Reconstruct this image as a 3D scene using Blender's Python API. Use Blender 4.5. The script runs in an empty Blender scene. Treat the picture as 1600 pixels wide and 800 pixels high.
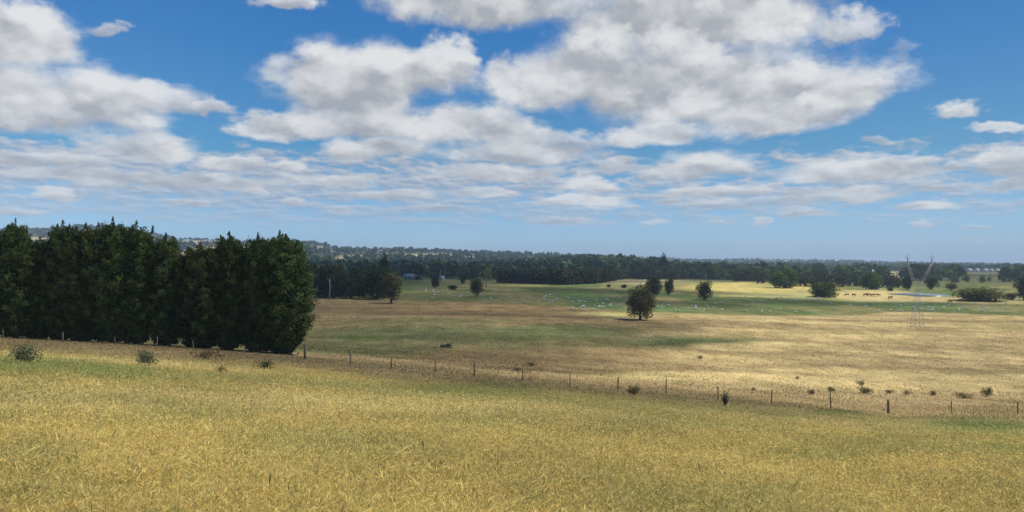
# ---------------------------------------------------------------- camera, world, sun
import bpy, math, random
import numpy as np
from mathutils import Vector, Matrix

scene = bpy.context.scene
COL = scene.collection
F_PX, HOR = 1256.0, 411.0            # focal length and horizon row measured on the 1600 px wide photograph
cam_data = bpy.data.cameras.new('camera')
cam = bpy.data.objects.new('camera', cam_data)
COL.objects.link(cam)
cam_data.sensor_width = 36.0
cam_data.lens = 36.0 * F_PX / 1600.0
cam_data.clip_start, cam_data.clip_end = 0.1, 60000.0
cam.location = (0, 0, 0)
cam.rotation_euler = (math.radians(90) + math.atan((HOR - 400.0) / F_PX), 0, 0)
scene.camera = cam

SUN_EL, SUN_AZ = math.radians(60), math.radians(78)     # azimuth clockwise from the viewing direction (+Y)
scene.view_settings.view_transform = 'Standard'
scene.view_settings.look = 'None'
scene.view_settings.exposure = 0.0
scene.view_settings.gamma = 1.0
scene.cycles.use_denoising = True
scene.cycles.max_bounces = 6
scene.cycles.diffuse_bounces = 3
scene.cycles.transmission_bounces = 3
scene.cycles.transparent_max_bounces = 48
scene.cycles.volume_bounces = 1
scene.cycles.sample_clamp_indirect = 4.0

sun_data = bpy.data.lights.new('sun', 'SUN')
sun = bpy.data.objects.new('sun', sun_data)
COL.objects.link(sun)
sun_data.energy, sun_data.angle, sun_data.color = 5.0, math.radians(0.5), (1.0, 0.95, 0.86)
SUN_DIR = Vector((math.sin(SUN_AZ) * math.cos(SUN_EL), math.cos(SUN_AZ) * math.cos(SUN_EL), math.sin(SUN_EL)))
sun.rotation_euler = (-SUN_DIR).to_track_quat('-Z', 'Y').to_euler()

world = bpy.data.worlds.new('World')
scene.world = world
world.use_nodes = True
world.cycles.sampling_method = 'MANUAL'
world.cycles.sample_map_resolution = 512
NT = world.node_tree
NT.nodes.clear()

class G:
    """tiny node-graph helper"""
    def __init__(self, nt): self.nt = nt
    def n(self, t, **kw):
        nd = self.nt.nodes.new(t)
        for k, v in kw.items(): setattr(nd, k, v)
        return nd
    def put(self, sock, v):
        if v is None: return
        if isinstance(v, bpy.types.NodeSocket): self.nt.links.new(v, sock)
        else: sock.default_value = v
    def m(self, op, a, b=None, c=None, clamp=False):
        nd = self.n('ShaderNodeMath', operation=op, use_clamp=clamp)
        for i, v in enumerate((a, b, c)): self.put(nd.inputs[i], v)
        return nd.outputs[0]
    def v(self, op, a, b=None, c=None):
        nd = self.n('ShaderNodeVectorMath', operation=op)
        self.put(nd.inputs[0], a)
        if op == 'SCALE': self.put(nd.inputs[3], b)
        else:
            self.put(nd.inputs[1], b); self.put(nd.inputs[2], c)
        return nd.outputs['Value'] if op in ('LENGTH', 'DOT_PRODUCT', 'DISTANCE') else nd.outputs[0]
    def xyz(self, x, y, z):
        nd = self.n('ShaderNodeCombineXYZ')
        for i, v in enumerate((x, y, z)): self.put(nd.inputs[i], v)
        return nd.outputs[0]
    def sep(self, v):
        nd = self.n('ShaderNodeSeparateXYZ'); self.put(nd.inputs[0], v)
        return nd.outputs
    def noise(self, vec, scale, detail=3, rough=0.55, dist=0.0, color=False):
        nd = self.n('ShaderNodeTexNoise')
        self.put(nd.inputs['Vector'], vec); self.put(nd.inputs['Scale'], scale)
        self.put(nd.inputs['Detail'], detail); self.put(nd.inputs['Roughness'], rough); self.put(nd.inputs['Distortion'], dist)
        return nd.outputs['Color' if color else 0]
    def ramp(self, v, a, b, c=0.0, d=1.0, smooth=True):
        nd = self.n('ShaderNodeMapRange', interpolation_type='SMOOTHSTEP' if smooth else 'LINEAR')
        for i, s in enumerate((v, a, b, c, d)): self.put(nd.inputs[i], s)
        return nd.outputs[0]
    def mix(self, f, a, b, mode='MIX'):
        nd = self.n('ShaderNodeMix', data_type='RGBA', blend_type=mode)
        self.put(nd.inputs['Factor'], f); self.put(nd.inputs[6], a); self.put(nd.inputs[7], b)
        return nd.outputs[2]

def C(r, g, b):                                          # sRGB 0-255 to linear
    f = lambda c: (c / 255 / 12.92) if c / 255 <= 0.04045 else ((c / 255 + 0.055) / 1.055) ** 2.4
    return (f(r), f(g), f(b), 1.0)

def azel(px, py):
    d = Vector(((px - 800) / F_PX, 1.0, (HOR - py) / F_PX)).normalized()
    return math.atan2(d.x, d.y), math.asin(d.z)

def build_sky():
    g = G(NT)
    tc = g.n('ShaderNodeTexCoord')
    d = g.v('NORMALIZE', tc.outputs['Generated'])
    s = g.sep(d)
    az = g.m('ARCTAN2', s[0], s[1])
    el = g.m('ARCSINE', s[2])
    sky = g.n('ShaderNodeTexSky', sky_type='NISHITA', sun_disc=False, sun_elevation=SUN_EL, sun_rotation=SUN_AZ,
              altitude=200.0, air_density=1.0, dust_density=0.6, ozone_density=3.0)
    elp = g.m('MAXIMUM', el, 0.0)
    base = g.v('MULTIPLY', sky.outputs[0], g.mix(g.ramp(elp, 0.0, 0.13, smooth=False), SKY_GAIN_LOW, g.mix(g.ramp(elp, 0.10, 0.32), SKY_GAIN_MID, SKY_GAIN_HIGH)))
    base = g.v('SCALE', base, g.ramp(az, -0.5, 0.6, 1.10, 0.80, smooth=False))
    # noise coordinate: grows finer towards the horizon, where the clouds are far off
    lg = g.m('LOGARITHM', g.m('ADD', elp, 0.07), 2.718281828)
    nq = g.xyz(az, g.m('MULTIPLY', lg, 0.42), g.m('MULTIPLY', elp, 0.5))
    fine = g.m('ADD', g.m('MULTIPLY', g.ramp(elp, 0.02, 0.28, 1.9, 1.0), 1.0), 0.0)
    w1 = g.noise(nq, 13.0, 2, 0.5, color=True)
    w2 = g.noise(nq, 42.0, 3, 0.6, color=True)
    warp = g.v('ADD', g.v('MULTIPLY', g.v('SUBTRACT', w1, (.5, .5, .5)), (0.055, 0.032, 0)), g.v('MULTIPLY', g.v('SUBTRACT', w2, (.5, .5, .5)), (0.030, 0.018, 0)))
    ws = g.ramp(elp, 0.02, 0.26, 0.45, 1.0)
    P0 = g.xyz(az, el, 0.0)
    P = g.v('MULTIPLY_ADD', warp, g.xyz(ws, ws, ws), P0)
    pn_small = g.m('SUBTRACT', g.noise(nq, 46.0, 3, 0.55), 0.5)
    def billow(q):                                        # rounded cauliflower heads broken up by noise
        nz = g.noise(q, 18.0, 4, 0.5)
        vo = g.n('ShaderNodeTexVoronoi', voronoi_dimensions='3D', feature='SMOOTH_F1')
        g.put(vo.inputs['Vector'], g.v('ADD', q, g.v('SCALE', w2, 0.05))); vo.inputs['Scale'].default_value = 17.0; vo.inputs['Smoothness'].default_value = 0.45
        return g.m('ADD', g.m('MULTIPLY', nz, 0.62), g.m('MULTIPLY_ADD', vo.outputs['Distance'], -0.55, 0.45))
    puff = billow(nq)
    puff_up = billow(g.v('ADD', nq, (0.006, 0.016, 0.0)))     # the same a little nearer the sun
    relief = g.m('SUBTRACT', puff, puff_up)
    broad = g.noise(nq, 9.0, 2, 0.5)
    pn = g.m('SUBTRACT', puff, 0.5)
    rel = g.m('MULTIPLY', relief, 2.2)
    dim = g.m('MULTIPLY', g.m('SUBTRACT', broad, 0.5), 1.0)
    tone0 = g.m('ADD', g.m('MULTIPLY_ADD', pn, 0.9, rel), dim)
    col = base
    WHITE, GREY = CLOUD_WHITE, CLOUD_GREY
    # thin far decks close to the horizon
    deckp = g.xyz(g.m('MULTIPLY', az, 3.0), g.m('MULTIPLY', lg, 1.7), 3.7)
    dk = g.noise(deckp, 6.5, 5, 0.6)
    dk_up = g.noise(g.v('ADD', deckp, (0.01, 0.03, 0)), 6.5, 5, 0.6)
    left = g.ramp(az, -0.35, 0.55, 0.08, 0.0, smooth=False)
    band = g.m('MULTIPLY', g.ramp(elp, 0.010, 0.060), g.ramp(elp, 0.17, 0.115))
    cov = g.m('ADD', g.m('ADD', dk, left), g.m('MULTIPLY_ADD', band, 0.46, -0.45))
    da = g.m('MULTIPLY', g.ramp(cov, 0.40, 0.62), g.ramp(elp, 0.02, 0.09, 0.55, 0.92))
    dt = g.m('MULTIPLY_ADD', g.m('SUBTRACT', dk, dk_up), 5.0, 0.45, clamp=True)
    dcol = g.mix(dt, C(160, 172, 190), C(205, 208, 214))
    dcol = g.mix(g.ramp(elp, 0.03, 0.12, 0.45, 0.0), dcol, base)
    col = g.mix(da, col, dcol)
    lowk = g.ramp(elp, 0.05, 0.30, 0.0, 1.0)
    for (px, py, rx, ry, w, k) in CLOUDS:
        a, e = azel(px, py)
        rxa, rya = rx / F_PX * math.cos(a), ry / F_PX * math.cos(a)
        q = g.v('MULTIPLY_ADD', P, (1 / rxa, 1 / rya, 0), (-a / rxa, -e / rya, 0))
        qa = g.v('MAXIMUM', q, g.v('MULTIPLY', q, (-1, -1.35, 0)))
        ln = g.v('LENGTH', qa)
        ln = g.m('MULTIPLY_ADD', pn_small if rx < 66 else pn, -1.5 if rx < 66 else -1.15, ln)
        al = g.ramp(ln, 1.26, 0.56, 0.0, k)
        t = g.v('DOT_PRODUCT', q, (0.08, 0.50, 0))
        t = g.m('ADD', g.m('MULTIPLY_ADD', ln, 0.30, g.m('ADD', t, w + 0.17)), tone0, clamp=True)
        cc = g.mix(t, GREY, WHITE)
        col = g.mix(al, col, cc)
    # below the horizon: dull ground colour for the light that bounces back up
    col = g.mix(g.ramp(s[2], -0.01, -0.03), col, (0.16, 0.13, 0.07, 1))
    bg = g.n('ShaderNodeBackground')
    g.put(bg.inputs['Color'], g.v('SCALE', col, 1.0 / SKY_STRENGTH)); bg.inputs['Strength'].default_value = SKY_STRENGTH
    out = g.n('ShaderNodeOutputWorld')
    NT.links.new(bg.outputs[0], out.inputs[0])

SKY_STRENGTH = 0.10
SKY_GAIN_LOW, SKY_GAIN_MID, SKY_GAIN_HIGH = (0.083, 0.119, 0.182, 1), (0.036, 0.077, 0.100, 1), (0.020, 0.066, 0.105, 1)
CLOUD_WHITE, CLOUD_GREY = C(230, 231, 232), C(172, 176, 183)
# clouds of the photograph: centre, half width, half height (photo pixels turned into directions), whiteness, opacity; far ones first
CLOUDS = [
    (1120, 347, 20, 6, .2, .6), (1190, 345, 16, 7, .25, .7), (1020, 347, 24, 6, .1, .6), (1255, 332, 48, 8, .2, .7), (1440, 350, 18, 6, .2, .6), (1530, 355, 24, 5, .15, .5), (1520, 375, 13, 5, .2, .5),
    (1455, 325, 38, 11, .2, .75), (1355, 306, 48, 14, .2, .8), (1125, 300, 80, 12, .1, .75), (1045, 312, 24, 8, .25, .75), (1275, 300, 44, 8, .2, .7), (875, 345, 62, 9, .05, .6), (1490, 290, 42, 10, .1, .6),
    (85, 305, 32, 10, .35, .85), (455, 315, 20, 8, .3, .8), (530, 330, 22, 6, .2, .6), (395, 300, 24, 8, .25, .7), (295, 316, 44, 8, .1, .7), (600, 305, 85, 10, .15, .75), (160, 290, 60, 9, .0, .7), (20, 330, 50, 7, .05, .6), (690, 325, 60, 7, .05, .6),
    (540, 288, 50, 11, .25, .8), (750, 300, 70, 9, .15, .8), (785, 272, 115, 14, .15, .9), (915, 316, 80, 11, .3, .9), (925, 294, 55, 16, .35, .95),
    (360, 252, 50, 13, .35, .9), (450, 262, 40, 14, .15, .8), (1100, 300, 80, 9, .1, .7), (1180, 318, 120, 10, .1, .6), (1330, 308, 110, 12, .2, .7), (1440, 325, 40, 8, .2, .7),
    (1480, 264, 28, 11, .3, .8), (1590, 288, 60, 14, .3, .8), (1580, 256, 55, 26, .15, .9), (955, 258, 36, 15, .1, .7),
    (1110, 262, 72, 24, .35, .95), (1050, 272, 50, 14, .1, .8), (1330, 270, 115, 22, .3, .95), (1390, 262, 60, 26, .15, .9),
    (1498, 179, 40, 16, .3, .9), (1568, 203, 36, 11, .25, .85), (1375, 216, 24, 7, .1, .6),
    (220, 230, 78, 24, .3, .95), (40, 250, 110, 16, .05, .8), (120, 275, 140, 13, .05, .8), (320, 285, 150, 15, .05, .8),
    (820, 240, 110, 20, .1, .9), (600, 236, 105, 22, .2, .95), (880, 222, 60, 22, .0, .7),
    (790, 205, 85, 34, .2, .95), (700, 196, 85, 38, .35, .95), (560, 195, 130, 28, .15, .95), (425, 200, 62, 24, .15, .95),
    (560, 160, 120, 40, .05, .95), (590, 118, 150, 62, .28, 1), (510, 112, 74, 44, .2, .95), (695, 95, 55, 38, .15, .9), (790, 112, 30, 24, .1, .75),
    (325, 168, 40, 14, .1, .85), (250, 150, 66, 26, .0, .9), (30, 160, 120, 62, .1, .98), (130, 165, 120, 60, .15, .98),
    (165, 52, 30, 12, .1, .7), (200, 46, 14, 7, .1, .5), (60, 66, 78, 62, .42, 1), (0, 56, 70, 56, .3, 1),
    (450, 3, 62, 14, .15, .9), (1425, 78, 16, 14, .0, .3), (1330, 45, 50, 32, .15, .85),
    (760, 10, 170, 44, .02, 1), (640, -20, 70, 30, .1, 1), (1090, 20, 230, 86, .08, 1), (870, 130, 110, 48, .3, .95),
    (1290, 155, 85, 54, .2, .95), (1080, 140, 270, 78, .12, 1), (1190, 185, 150, 34, .2, .95), (1030, 212, 95, 18, .2, .9), (980, 95, 150, 50, .05, .8),
]
build_sky()

# ---------------------------------------------------------------- helpers
rng = np.random.default_rng(7)

def smooth(a, b, x):
    t = np.clip((x - a) / (b - a), 0, 1)
    return t * t * (3 - 2 * t)

_perm = np.random.default_rng(3).random((256, 256))
def vnoise(x, y):                                         # smooth value noise, 0..1
    xi, yi = np.floor(x).astype(int), np.floor(y).astype(int)
    fx, fy = x - xi, y - yi
    fx, fy = fx * fx * (3 - 2 * fx), fy * fy * (3 - 2 * fy)
    p = lambda a, b: _perm[a & 255, b & 255]
    return (p(xi, yi) * (1 - fx) + p(xi + 1, yi) * fx) * (1 - fy) + (p(xi, yi + 1) * (1 - fx) + p(xi + 1, yi + 1) * fx) * fy
def fbm(x, y, n=4):
    v, a, t = 0, 1.0, 0
    for i in range(n):
        v = v + a * vnoise(x * 2 ** i + 17.3 * i, y * 2 ** i + 5.1 * i); t += a; a *= 0.5
    return v / t

def mesh_np(name, V, loops, sizes, mats, cols=None, mat_idx=None, smooth_shade=False):
    """a mesh from flat numpy arrays: vertices, loop vertex indices, face sizes"""
    me = bpy.data.meshes.new(name)
    V = np.asarray(V, np.float32); loops = np.asarray(loops, np.int32); sizes = np.asarray(sizes, np.int32)
    me.vertices.add(len(V)); me.vertices.foreach_set('co', V.ravel())
    me.loops.add(len(loops)); me.loops.foreach_set('vertex_index', loops)
    me.polygons.add(len(sizes))
    st = np.zeros(len(sizes), np.int32); st[1:] = np.cumsum(sizes)[:-1]
    me.polygons.foreach_set('loop_start', st)
    me.update(calc_edges=True)
    if smooth_shade: me.polygons.foreach_set('use_smooth', np.ones(len(sizes), bool))
    if mat_idx is not None: me.polygons.foreach_set('material_index', np.asarray(mat_idx, np.int32))
    for m in mats: me.materials.append(m)
    if cols is not None:
        a = me.attributes.new('col', 'FLOAT_COLOR', 'POINT')
        c = np.ones((len(V), 4), np.float32); c[:, :cols.shape[1]] = cols
        a.data.foreach_set('color', c.ravel())
    me.validate()
    return me

def link(name, me, parent=None, loc=None):
    o = bpy.data.objects.new(name, me); COL.objects.link(o)
    if parent is not None: o.parent = parent
    if loc is not None: o.location = loc
    return o
def tag(o, label=None, cat=None, group=None, kind=None):
    for k, v in (('label', label), ('category', cat), ('group', group), ('kind', kind)):
        if v: o[k] = v
    return o
def thing(name, label, cat, loc=(0, 0, 0), rz=0.0, group=None):
    o = bpy.data.objects.new(name, None); COL.objects.link(o)
    o.location = loc; o.rotation_euler = (0, 0, rz); o.empty_display_size = 0.2
    return tag(o, label, cat, group)
def copy_tree(root, loc, rz=0.0, sc=(1, 1, 1)):
    r = root.copy(); COL.objects.link(r); r.location = loc; r.rotation_euler = (0, 0, rz); r.scale = sc
    for ch in list(root.children):
        c = ch.copy(); COL.objects.link(c); c.parent = r
    return r

# ---------------------------------------------------------------- materials
def new_mat(name):
    m = bpy.data.materials.new(name); m.use_nodes = True
    m.node_tree.nodes.clear()
    g = G(m.node_tree); out = g.n('ShaderNodeOutputMaterial')
    return m, g, out
def leafy(name, base=None, trans=0.3, spread=0.5, hue=0.0, gain=1.0):
    """foliage or grass: colour from the mesh attribute (clump to clump variation of the plant itself), part of the light passes through"""
    m, g, out = new_mat(name)
    at = g.n('ShaderNodeAttribute', attribute_name='col')
    col = at.outputs['Color']
    if base is not None:
        oi = g.n('ShaderNodeObjectInfo')
        hsv = g.n('ShaderNodeHueSaturation')
        g.put(hsv.inputs['Hue'], g.m('MULTIPLY_ADD', oi.outputs['Random'], hue, 0.5 - hue / 2))
        g.put(hsv.inputs['Value'], g.m('MULTIPLY_ADD', oi.outputs['Random'], spread, gain - spread / 2))
        g.put(hsv.inputs['Color'], g.mix(1.0, col, base, 'MULTIPLY')); col = hsv.outputs[0]
    di, tr, mx = g.n('ShaderNodeBsdfDiffuse'), g.n('ShaderNodeBsdfTranslucent'), g.n('ShaderNodeMixShader')
    g.put(di.inputs[0], col); g.put(tr.inputs[0], col); mx.inputs[0].default_value = trans
    m.node_tree.links.new(di.outputs[0], mx.inputs[1]); m.node_tree.links.new(tr.outputs[0], mx.inputs[2])
    m.node_tree.links.new(mx.outputs[0], out.inputs[0])
    return m
def plain(name, a, b, scale=6.0, rough=0.9, metal=0.0):
    m, g, out = new_mat(name)
    tc = g.n('ShaderNodeTexCoord')
    f = g.ramp(g.noise(tc.outputs['Object'], scale, 4, 0.6), 0.35, 0.65)
    p = g.n('ShaderNodeBsdfPrincipled')
    g.put(p.inputs['Base Color'], g.mix(f, (*a, 1), (*b, 1))); p.inputs['Roughness'].default_value = rough; p.inputs['Metallic'].default_value = metal
    m.node_tree.links.new(p.outputs[0], out.inputs[0])
    return m

M_BARK = plain('bark', (.09, .07, .05), (.16, .13, .10), 3.0)
M_PALEBARK = plain('pale_bark', (.26, .24, .20), (.38, .35, .30), 3.0)
M_POST = plain('weathered_wood', (.15, .12, .09), (.26, .21, .16), 5.0)
M_POSTPALE = plain('pale_weathered_wood', (.27, .23, .18), (.36, .31, .25), 5.0)
M_WIRE = plain('fence_wire', (.25, .24, .22), (.32, .31, .30), 3.0, 0.5, 0.7)
M_STEEL = plain('galvanised_steel', (.38, .38, .38), (.50, .50, .49), 2.0, 0.5, 0.3)
M_WOOL = plain('wool', (.62, .58, .50), (.78, .74, .66), 7.0)
M_HIDE = plain('brown_hide', (.16, .065, .03), (.23, .10, .045), 3.0)
M_HIDEDARK = plain('dark_hide', (.03, .022, .02), (.05, .035, .03), 3.0)
M_ROOF = plain('grey_iron_roof', (.20, .21, .24), (.27, .29, .32), 0.6, 0.55)
M_CREAM = plain('cream_wall', (.60, .57, .50), (.70, .67, .60), 1.0)
M_GREYWALL = plain('grey_wall', (.22, .22, .23), (.30, .30, .31), 1.0)
M_WINDOW = plain('dark_glass', (.03, .035, .04), (.05, .055, .06), 1.0, 0.15)
M_REDROOF = plain('tiled_roof', (.24, .12, .08), (.32, .17, .11), 2.0)
M_CYPRESS = leafy('cypress_foliage', (.088, .122, .040, 1), 0.25, 0.25, 0.02)
M_GUM = leafy('gum_foliage', (.150, .138, .064, 1), 0.25, 0.35, 0.03)
M_DARKLEAF = leafy('dark_foliage', (.056, .068, .032, 1), 0.22, 0.6, 0.04)
M_WOOD = leafy('wood_foliage', (.052, .074, .032, 1), 0.2, 0.9, 0.07)
M_GREEN = leafy('bright_foliage', (.075, .120, .035, 1), 0.25, 0.4, 0.03)
M_WILLOW = leafy('willow_foliage', (.15, .17, .055, 1), 0.25, 0.2, 0.02)
M_PALEGREEN = leafy('pale_green_foliage', (.17, .20, .10, 1), 0.3, 0.2, 0.02)
M_GORSE = leafy('shrub_foliage', (.090, .092, .042, 1), 0.25, 0.5, 0.03)
M_GREYSHRUB = leafy('grey_shrub_foliage', (.12, .14, .085, 1), 0.2, 0.2, 0.02)
M_DRYWEED = leafy('dry_weed', (.13, .095, .05, 1), 0.2, 0.3, 0.02)
def grass_mat():
    m, g, out = new_mat('grass_blades')
    at = g.n('ShaderNodeAttribute', attribute_name='col'); geo = g.n('ShaderNodeNewGeometry')
    di, tr, mx = g.n('ShaderNodeBsdfDiffuse'), g.n('ShaderNodeBsdfTranslucent'), g.n('ShaderNodeMixShader')
    g.put(di.inputs[0], at.outputs['Color']); g.put(tr.inputs[0], at.outputs['Color']); mx.inputs[0].default_value = .45
    g.put(di.inputs['Normal'], g.v('NORMALIZE', g.v('MULTIPLY_ADD', geo.outputs['Normal'], (.45, .45, .45), (0, 0, .8))))      # normals tilted upward so the flat blades shade brighter
    m.node_tree.links.new(di.outputs[0], mx.inputs[1]); m.node_tree.links.new(tr.outputs[0], mx.inputs[2])
    m.node_tree.links.new(mx.outputs[0], out.inputs[0]); return m
M_GRASS = grass_mat()

# ---------------------------------------------------------------- terrain
def lerp_tab(px, tab):
    t = np.array(tab, float); return np.interp(px, t[:, 0], t[:, 1])
SKYLINE = [(-400, 352), (0, 362), (60, 362), (130, 358), (200, 362), (280, 378), (330, 378), (400, 382), (460, 380), (500, 384), (525, 390), (560, 391), (640, 392), (700, 395),
           (745, 397), (800, 399), (860, 400), (950, 402), (1050, 405.5), (1100, 407), (1200, 406.5), (1300, 408.5), (1400, 411), (1500, 413), (1600, 414), (2000, 413)]
def polar(x, y):
    r = np.hypot(x, y); d = np.maximum(y, 0.6 * r); u = np.clip(x / np.maximum(d, 1e-6), -1.3, 1.3)
    return r, d, u
def softmax(a, b, k):
    return np.maximum(a, b) + k * np.log1p(np.exp(-np.abs(a - b) / k))
def T(x, y):
    x, y = np.asarray(x, float), np.asarray(y, float)
    r, d, u = polar(x, y)
    px = 800 + u * F_PX
    slope = np.interp(u, [-1.3, -.637, -.438, -.287, -.2, .19, .467, .63, 1.3], [.03, .074, .087, .099, .108, .142, .165, .166, .19])
    front = smooth(-10, 25, y)
    P = -1.7 - (slope * d * front + (1 - front) * (.126 * y + .082 * x) * np.exp(-r / 120))
    P = P + slope * d * .10 * smooth(50, 110, d) * front
    P = np.minimum(P, 3.0)
    P = P + 0.10 * (fbm(x / 9, y / 9, 3) - .5) * smooth(4, 20, r)
    F = -15.3 - 2.3 * np.tanh((u - .12) / .28)
    F = F + (fbm(x / 60 + 9, y / 60, 3) - .5) * 1.2 * smooth(90, 160, d) * smooth(700, 300, d) + (fbm(x / 300, y / 300, 3) - .5) * 5 * smooth(500, 1400, d)
    F = F - 1.2 * np.exp(-((d - 118) / 34) ** 2) * smooth(.2, -.1, u)                              # hollow under the fence
    R = np.interp(px, [850, 1000], [3200, 5600])
    ridge = (HOR - lerp_tab(px, SKYLINE)) / F_PX * R
    k = smooth(np.interp(px, [850, 1000], [900, 1500]), R, d)
    F = F * (1 - k) + k * ridge + k * (fbm(x / 420, y / 420, 4) - .5) * 14 * np.interp(px, [850, 1100], [1, .5])
    F = F + 15.0 * np.exp(-((x - (930 - 800) / F_PX * 1250) / 105) ** 2) * np.exp(-((y - 1250) / 260) ** 2)       # the low wooded hill
    F = F + 1.6 * np.exp(-(((u - .20) / .09) ** 2)) * np.exp(-((d - 560) / 110) ** 2)                             # golden rise behind the sheep
    return softmax(P, F, 1.2)

_dd = np.geomspace(4, 9000, 4000)
def ground_at(px, py):
    """the first ground point on the sight line of a photo pixel"""
    u = (px - 800) / F_PX
    z = T(u * _dd, _dd); row = HOR - z / _dd * F_PX
    i = np.argmax(row <= py) if np.any(row <= py) else len(_dd) - 1
    d = _dd[i]
    if i > 0 and row[i - 1] > row[i]:
        f = np.clip((row[i - 1] - py) / (row[i - 1] - row[i]), 0, 1); d = _dd[i - 1] + f * (_dd[i] - _dd[i - 1])
    return u * d, d, float(T(u * d, d))
def ground_d(px, d):
    u = (px - 800) / F_PX
    return u * d, d, float(T(u * d, d))

# the colour of the ground cover: grasses of different kinds, bare earth, cropped pasture, painted-in shade by the fence
DARKOLIVE = (.150, .155, .062)
GOLD, STRAW, OLIVE, GREEN = (.485, .340, .112), (.515, .385, .168), (.235, .205, .075), (.130, .165, .050)
RUST, TAUPE, PALE, PASTURE, BROWN = (.250, .166, .078), (.325, .235, .112), (.415, .310, .142), (.112, .130, .048), (.22, .16, .08)
DARKWOOD, TAN = (.040, .050, .025), (.42, .34, .19)
def paint(px, py, x, y):
    px, py, x, y = (np.asarray(a, float) for a in (px, py, x, y))
    r, d, u = polar(x, y)
    c = np.empty(px.shape + (3,))
    n1, n2, n3 = fbm(x / 14, y / 14, 4), fbm(x / 45 + 31, y / 70 + 7, 4), fbm(x / 4 + 3, y / 4, 3)
    wob = (n2 - .5) * 18 * np.clip((py - 440) / 120, .15, 1.3) + (n1 - .5) * 10 * np.clip((py - 440) / 120, .1, 1.3)
    pyw = py + wob
    def over(col, a):
        nonlocal c
        a = np.clip(a, 0, 1)[..., None]; c = c * (1 - a) + np.array(col) * a
    def stamp(col, cx, cy, rx, ry, k=1.0, soft=.5):
        e = np.hypot((px + wob * 2 - cx) / rx, (pyw - cy) / ry)
        over(col, k * smooth(1 + soft, 1 - soft, e))
    c[...] = GOLD
    # foreground slope
    over(STRAW, .8 * smooth(.42, .62, n1)); over((.36, .25, .085), .7 * smooth(.50, .66, fbm(x / 6 + 80, y / 6, 3))); over(OLIVE, .5 * smooth(.52, .72, n2)); over(OLIVE, .55 * smooth(.55, .7, fbm(x / 3.2 + 50, y / 3.2, 3)))
    stamp(OLIVE, 60, 720, 90, 22, .6); stamp(OLIVE, 480, 700, 110, 25, .5); stamp(OLIVE, 60, 775, 110, 20, .5); stamp(OLIVE, 620, 705, 90, 20, .4)
    stamp(OLIVE, 1400, 700, 190, 22, .55); stamp(OLIVE, 1130, 660, 160, 22, .45); stamp(GREEN, 1560, 668, 100, 14, .75); stamp(GREEN, 1300, 715, 90, 10, .3); stamp(GREEN, 1590, 700, 50, 18, .35)
    # strip along the fence
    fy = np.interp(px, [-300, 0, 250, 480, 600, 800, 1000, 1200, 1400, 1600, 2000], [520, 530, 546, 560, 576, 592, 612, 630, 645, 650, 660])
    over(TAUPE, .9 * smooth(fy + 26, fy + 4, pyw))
    over(OLIVE, .9 * smooth(18, 2, np.abs(pyw - fy - np.interp(px, [0, 500, 800, 1000, 1300], [40, 40, 34, 26, 12]))) * smooth(1250, 900, px))  # olive band: duller grass with the cloud shade along the fence painted in
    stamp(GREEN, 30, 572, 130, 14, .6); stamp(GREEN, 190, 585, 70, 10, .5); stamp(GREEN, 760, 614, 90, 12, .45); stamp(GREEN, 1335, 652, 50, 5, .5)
    # beyond the fence
    edge = np.interp(px, [-300, 0, 480, 560, 650, 760, 850, 1000, 1100, 1200, 1300, 1400, 1600, 2000], [515, 522, 550, 553, 563, 577, 581, 594, 605, 611, 613, 618, 626, 640])
    far = smooth(edge + 2, edge - 2, pyw * .3 + py * .7)
    base = c.copy()
    c[...] = PALE
    over(STRAW, .6 * smooth(.45, .65, n2)); over(TAUPE, .6 * smooth(.55, .72, n1)); over(OLIVE, .35 * smooth(.55, .7, fbm(x / 30 + 3, y / 16, 4)))
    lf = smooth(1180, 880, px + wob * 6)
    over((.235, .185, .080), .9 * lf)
    over(DARKOLIVE, .6 * lf * smooth(.42, .6, fbm(x / 20 + 9, y / 20, 4)))
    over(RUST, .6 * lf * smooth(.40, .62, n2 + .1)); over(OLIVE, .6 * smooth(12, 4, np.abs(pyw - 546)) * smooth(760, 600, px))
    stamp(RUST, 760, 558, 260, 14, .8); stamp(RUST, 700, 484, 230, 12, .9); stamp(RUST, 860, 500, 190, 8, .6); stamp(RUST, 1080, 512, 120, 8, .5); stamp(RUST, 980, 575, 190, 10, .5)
    stamp(DARKOLIVE, 640, 500, 130, 6, .6); stamp(DARKOLIVE, 700, 520, 260, 12, .85); stamp(DARKOLIVE, 560, 545, 110, 12, .8); stamp(GREEN, 560, 526, 34, 4, .9); stamp(DARKOLIVE, 900, 516, 120, 8, .7); stamp(GREEN, 860, 512, 60, 4, .5)
    stamp(DARKOLIVE, 1070, 534, 120, 8, .95); stamp((.085, .105, .04), 1100, 536, 85, 4.5, .8); stamp(BROWN, 600, 494, 60, 2.5, .6)  # darker olive-green patch in the middle paddock, and a brown streak
    stamp(BROWN, 1290, 556, 110, 4, .55); stamp(BROWN, 1350, 576, 260, 3, .55); stamp(BROWN, 1450, 540, 140, 3, .5); stamp(BROWN, 1180, 508, 160, 2.5, .5); stamp(STRAW, 1200, 520, 160, 10, .6)
    stamp(TAUPE, 1400, 622, 260, 10, .8); stamp(TAUPE, 1150, 612, 130, 9, .6); stamp(OLIVE, 960, 588, 90, 8, .4); stamp(STRAW, 1100, 590, 160, 9, .7); stamp(STRAW, 1420, 602, 170, 4, .5)
    # sheep pasture and the farther paddocks
    sh = np.interp(px, [-300, 480, 640, 760, 880, 960, 1040, 1200, 1330, 1400, 1480, 1600, 1900], [458, 464, 467, 472, 478, 484, 488, 493, 492, 486, 489, 493, 495])
    st = fbm(x / 46 + 3 + y / 90, y / 6.5 + fbm(x / 30, y / 30, 2) * 2, 3); sk = smooth(90, 125, d)
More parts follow.
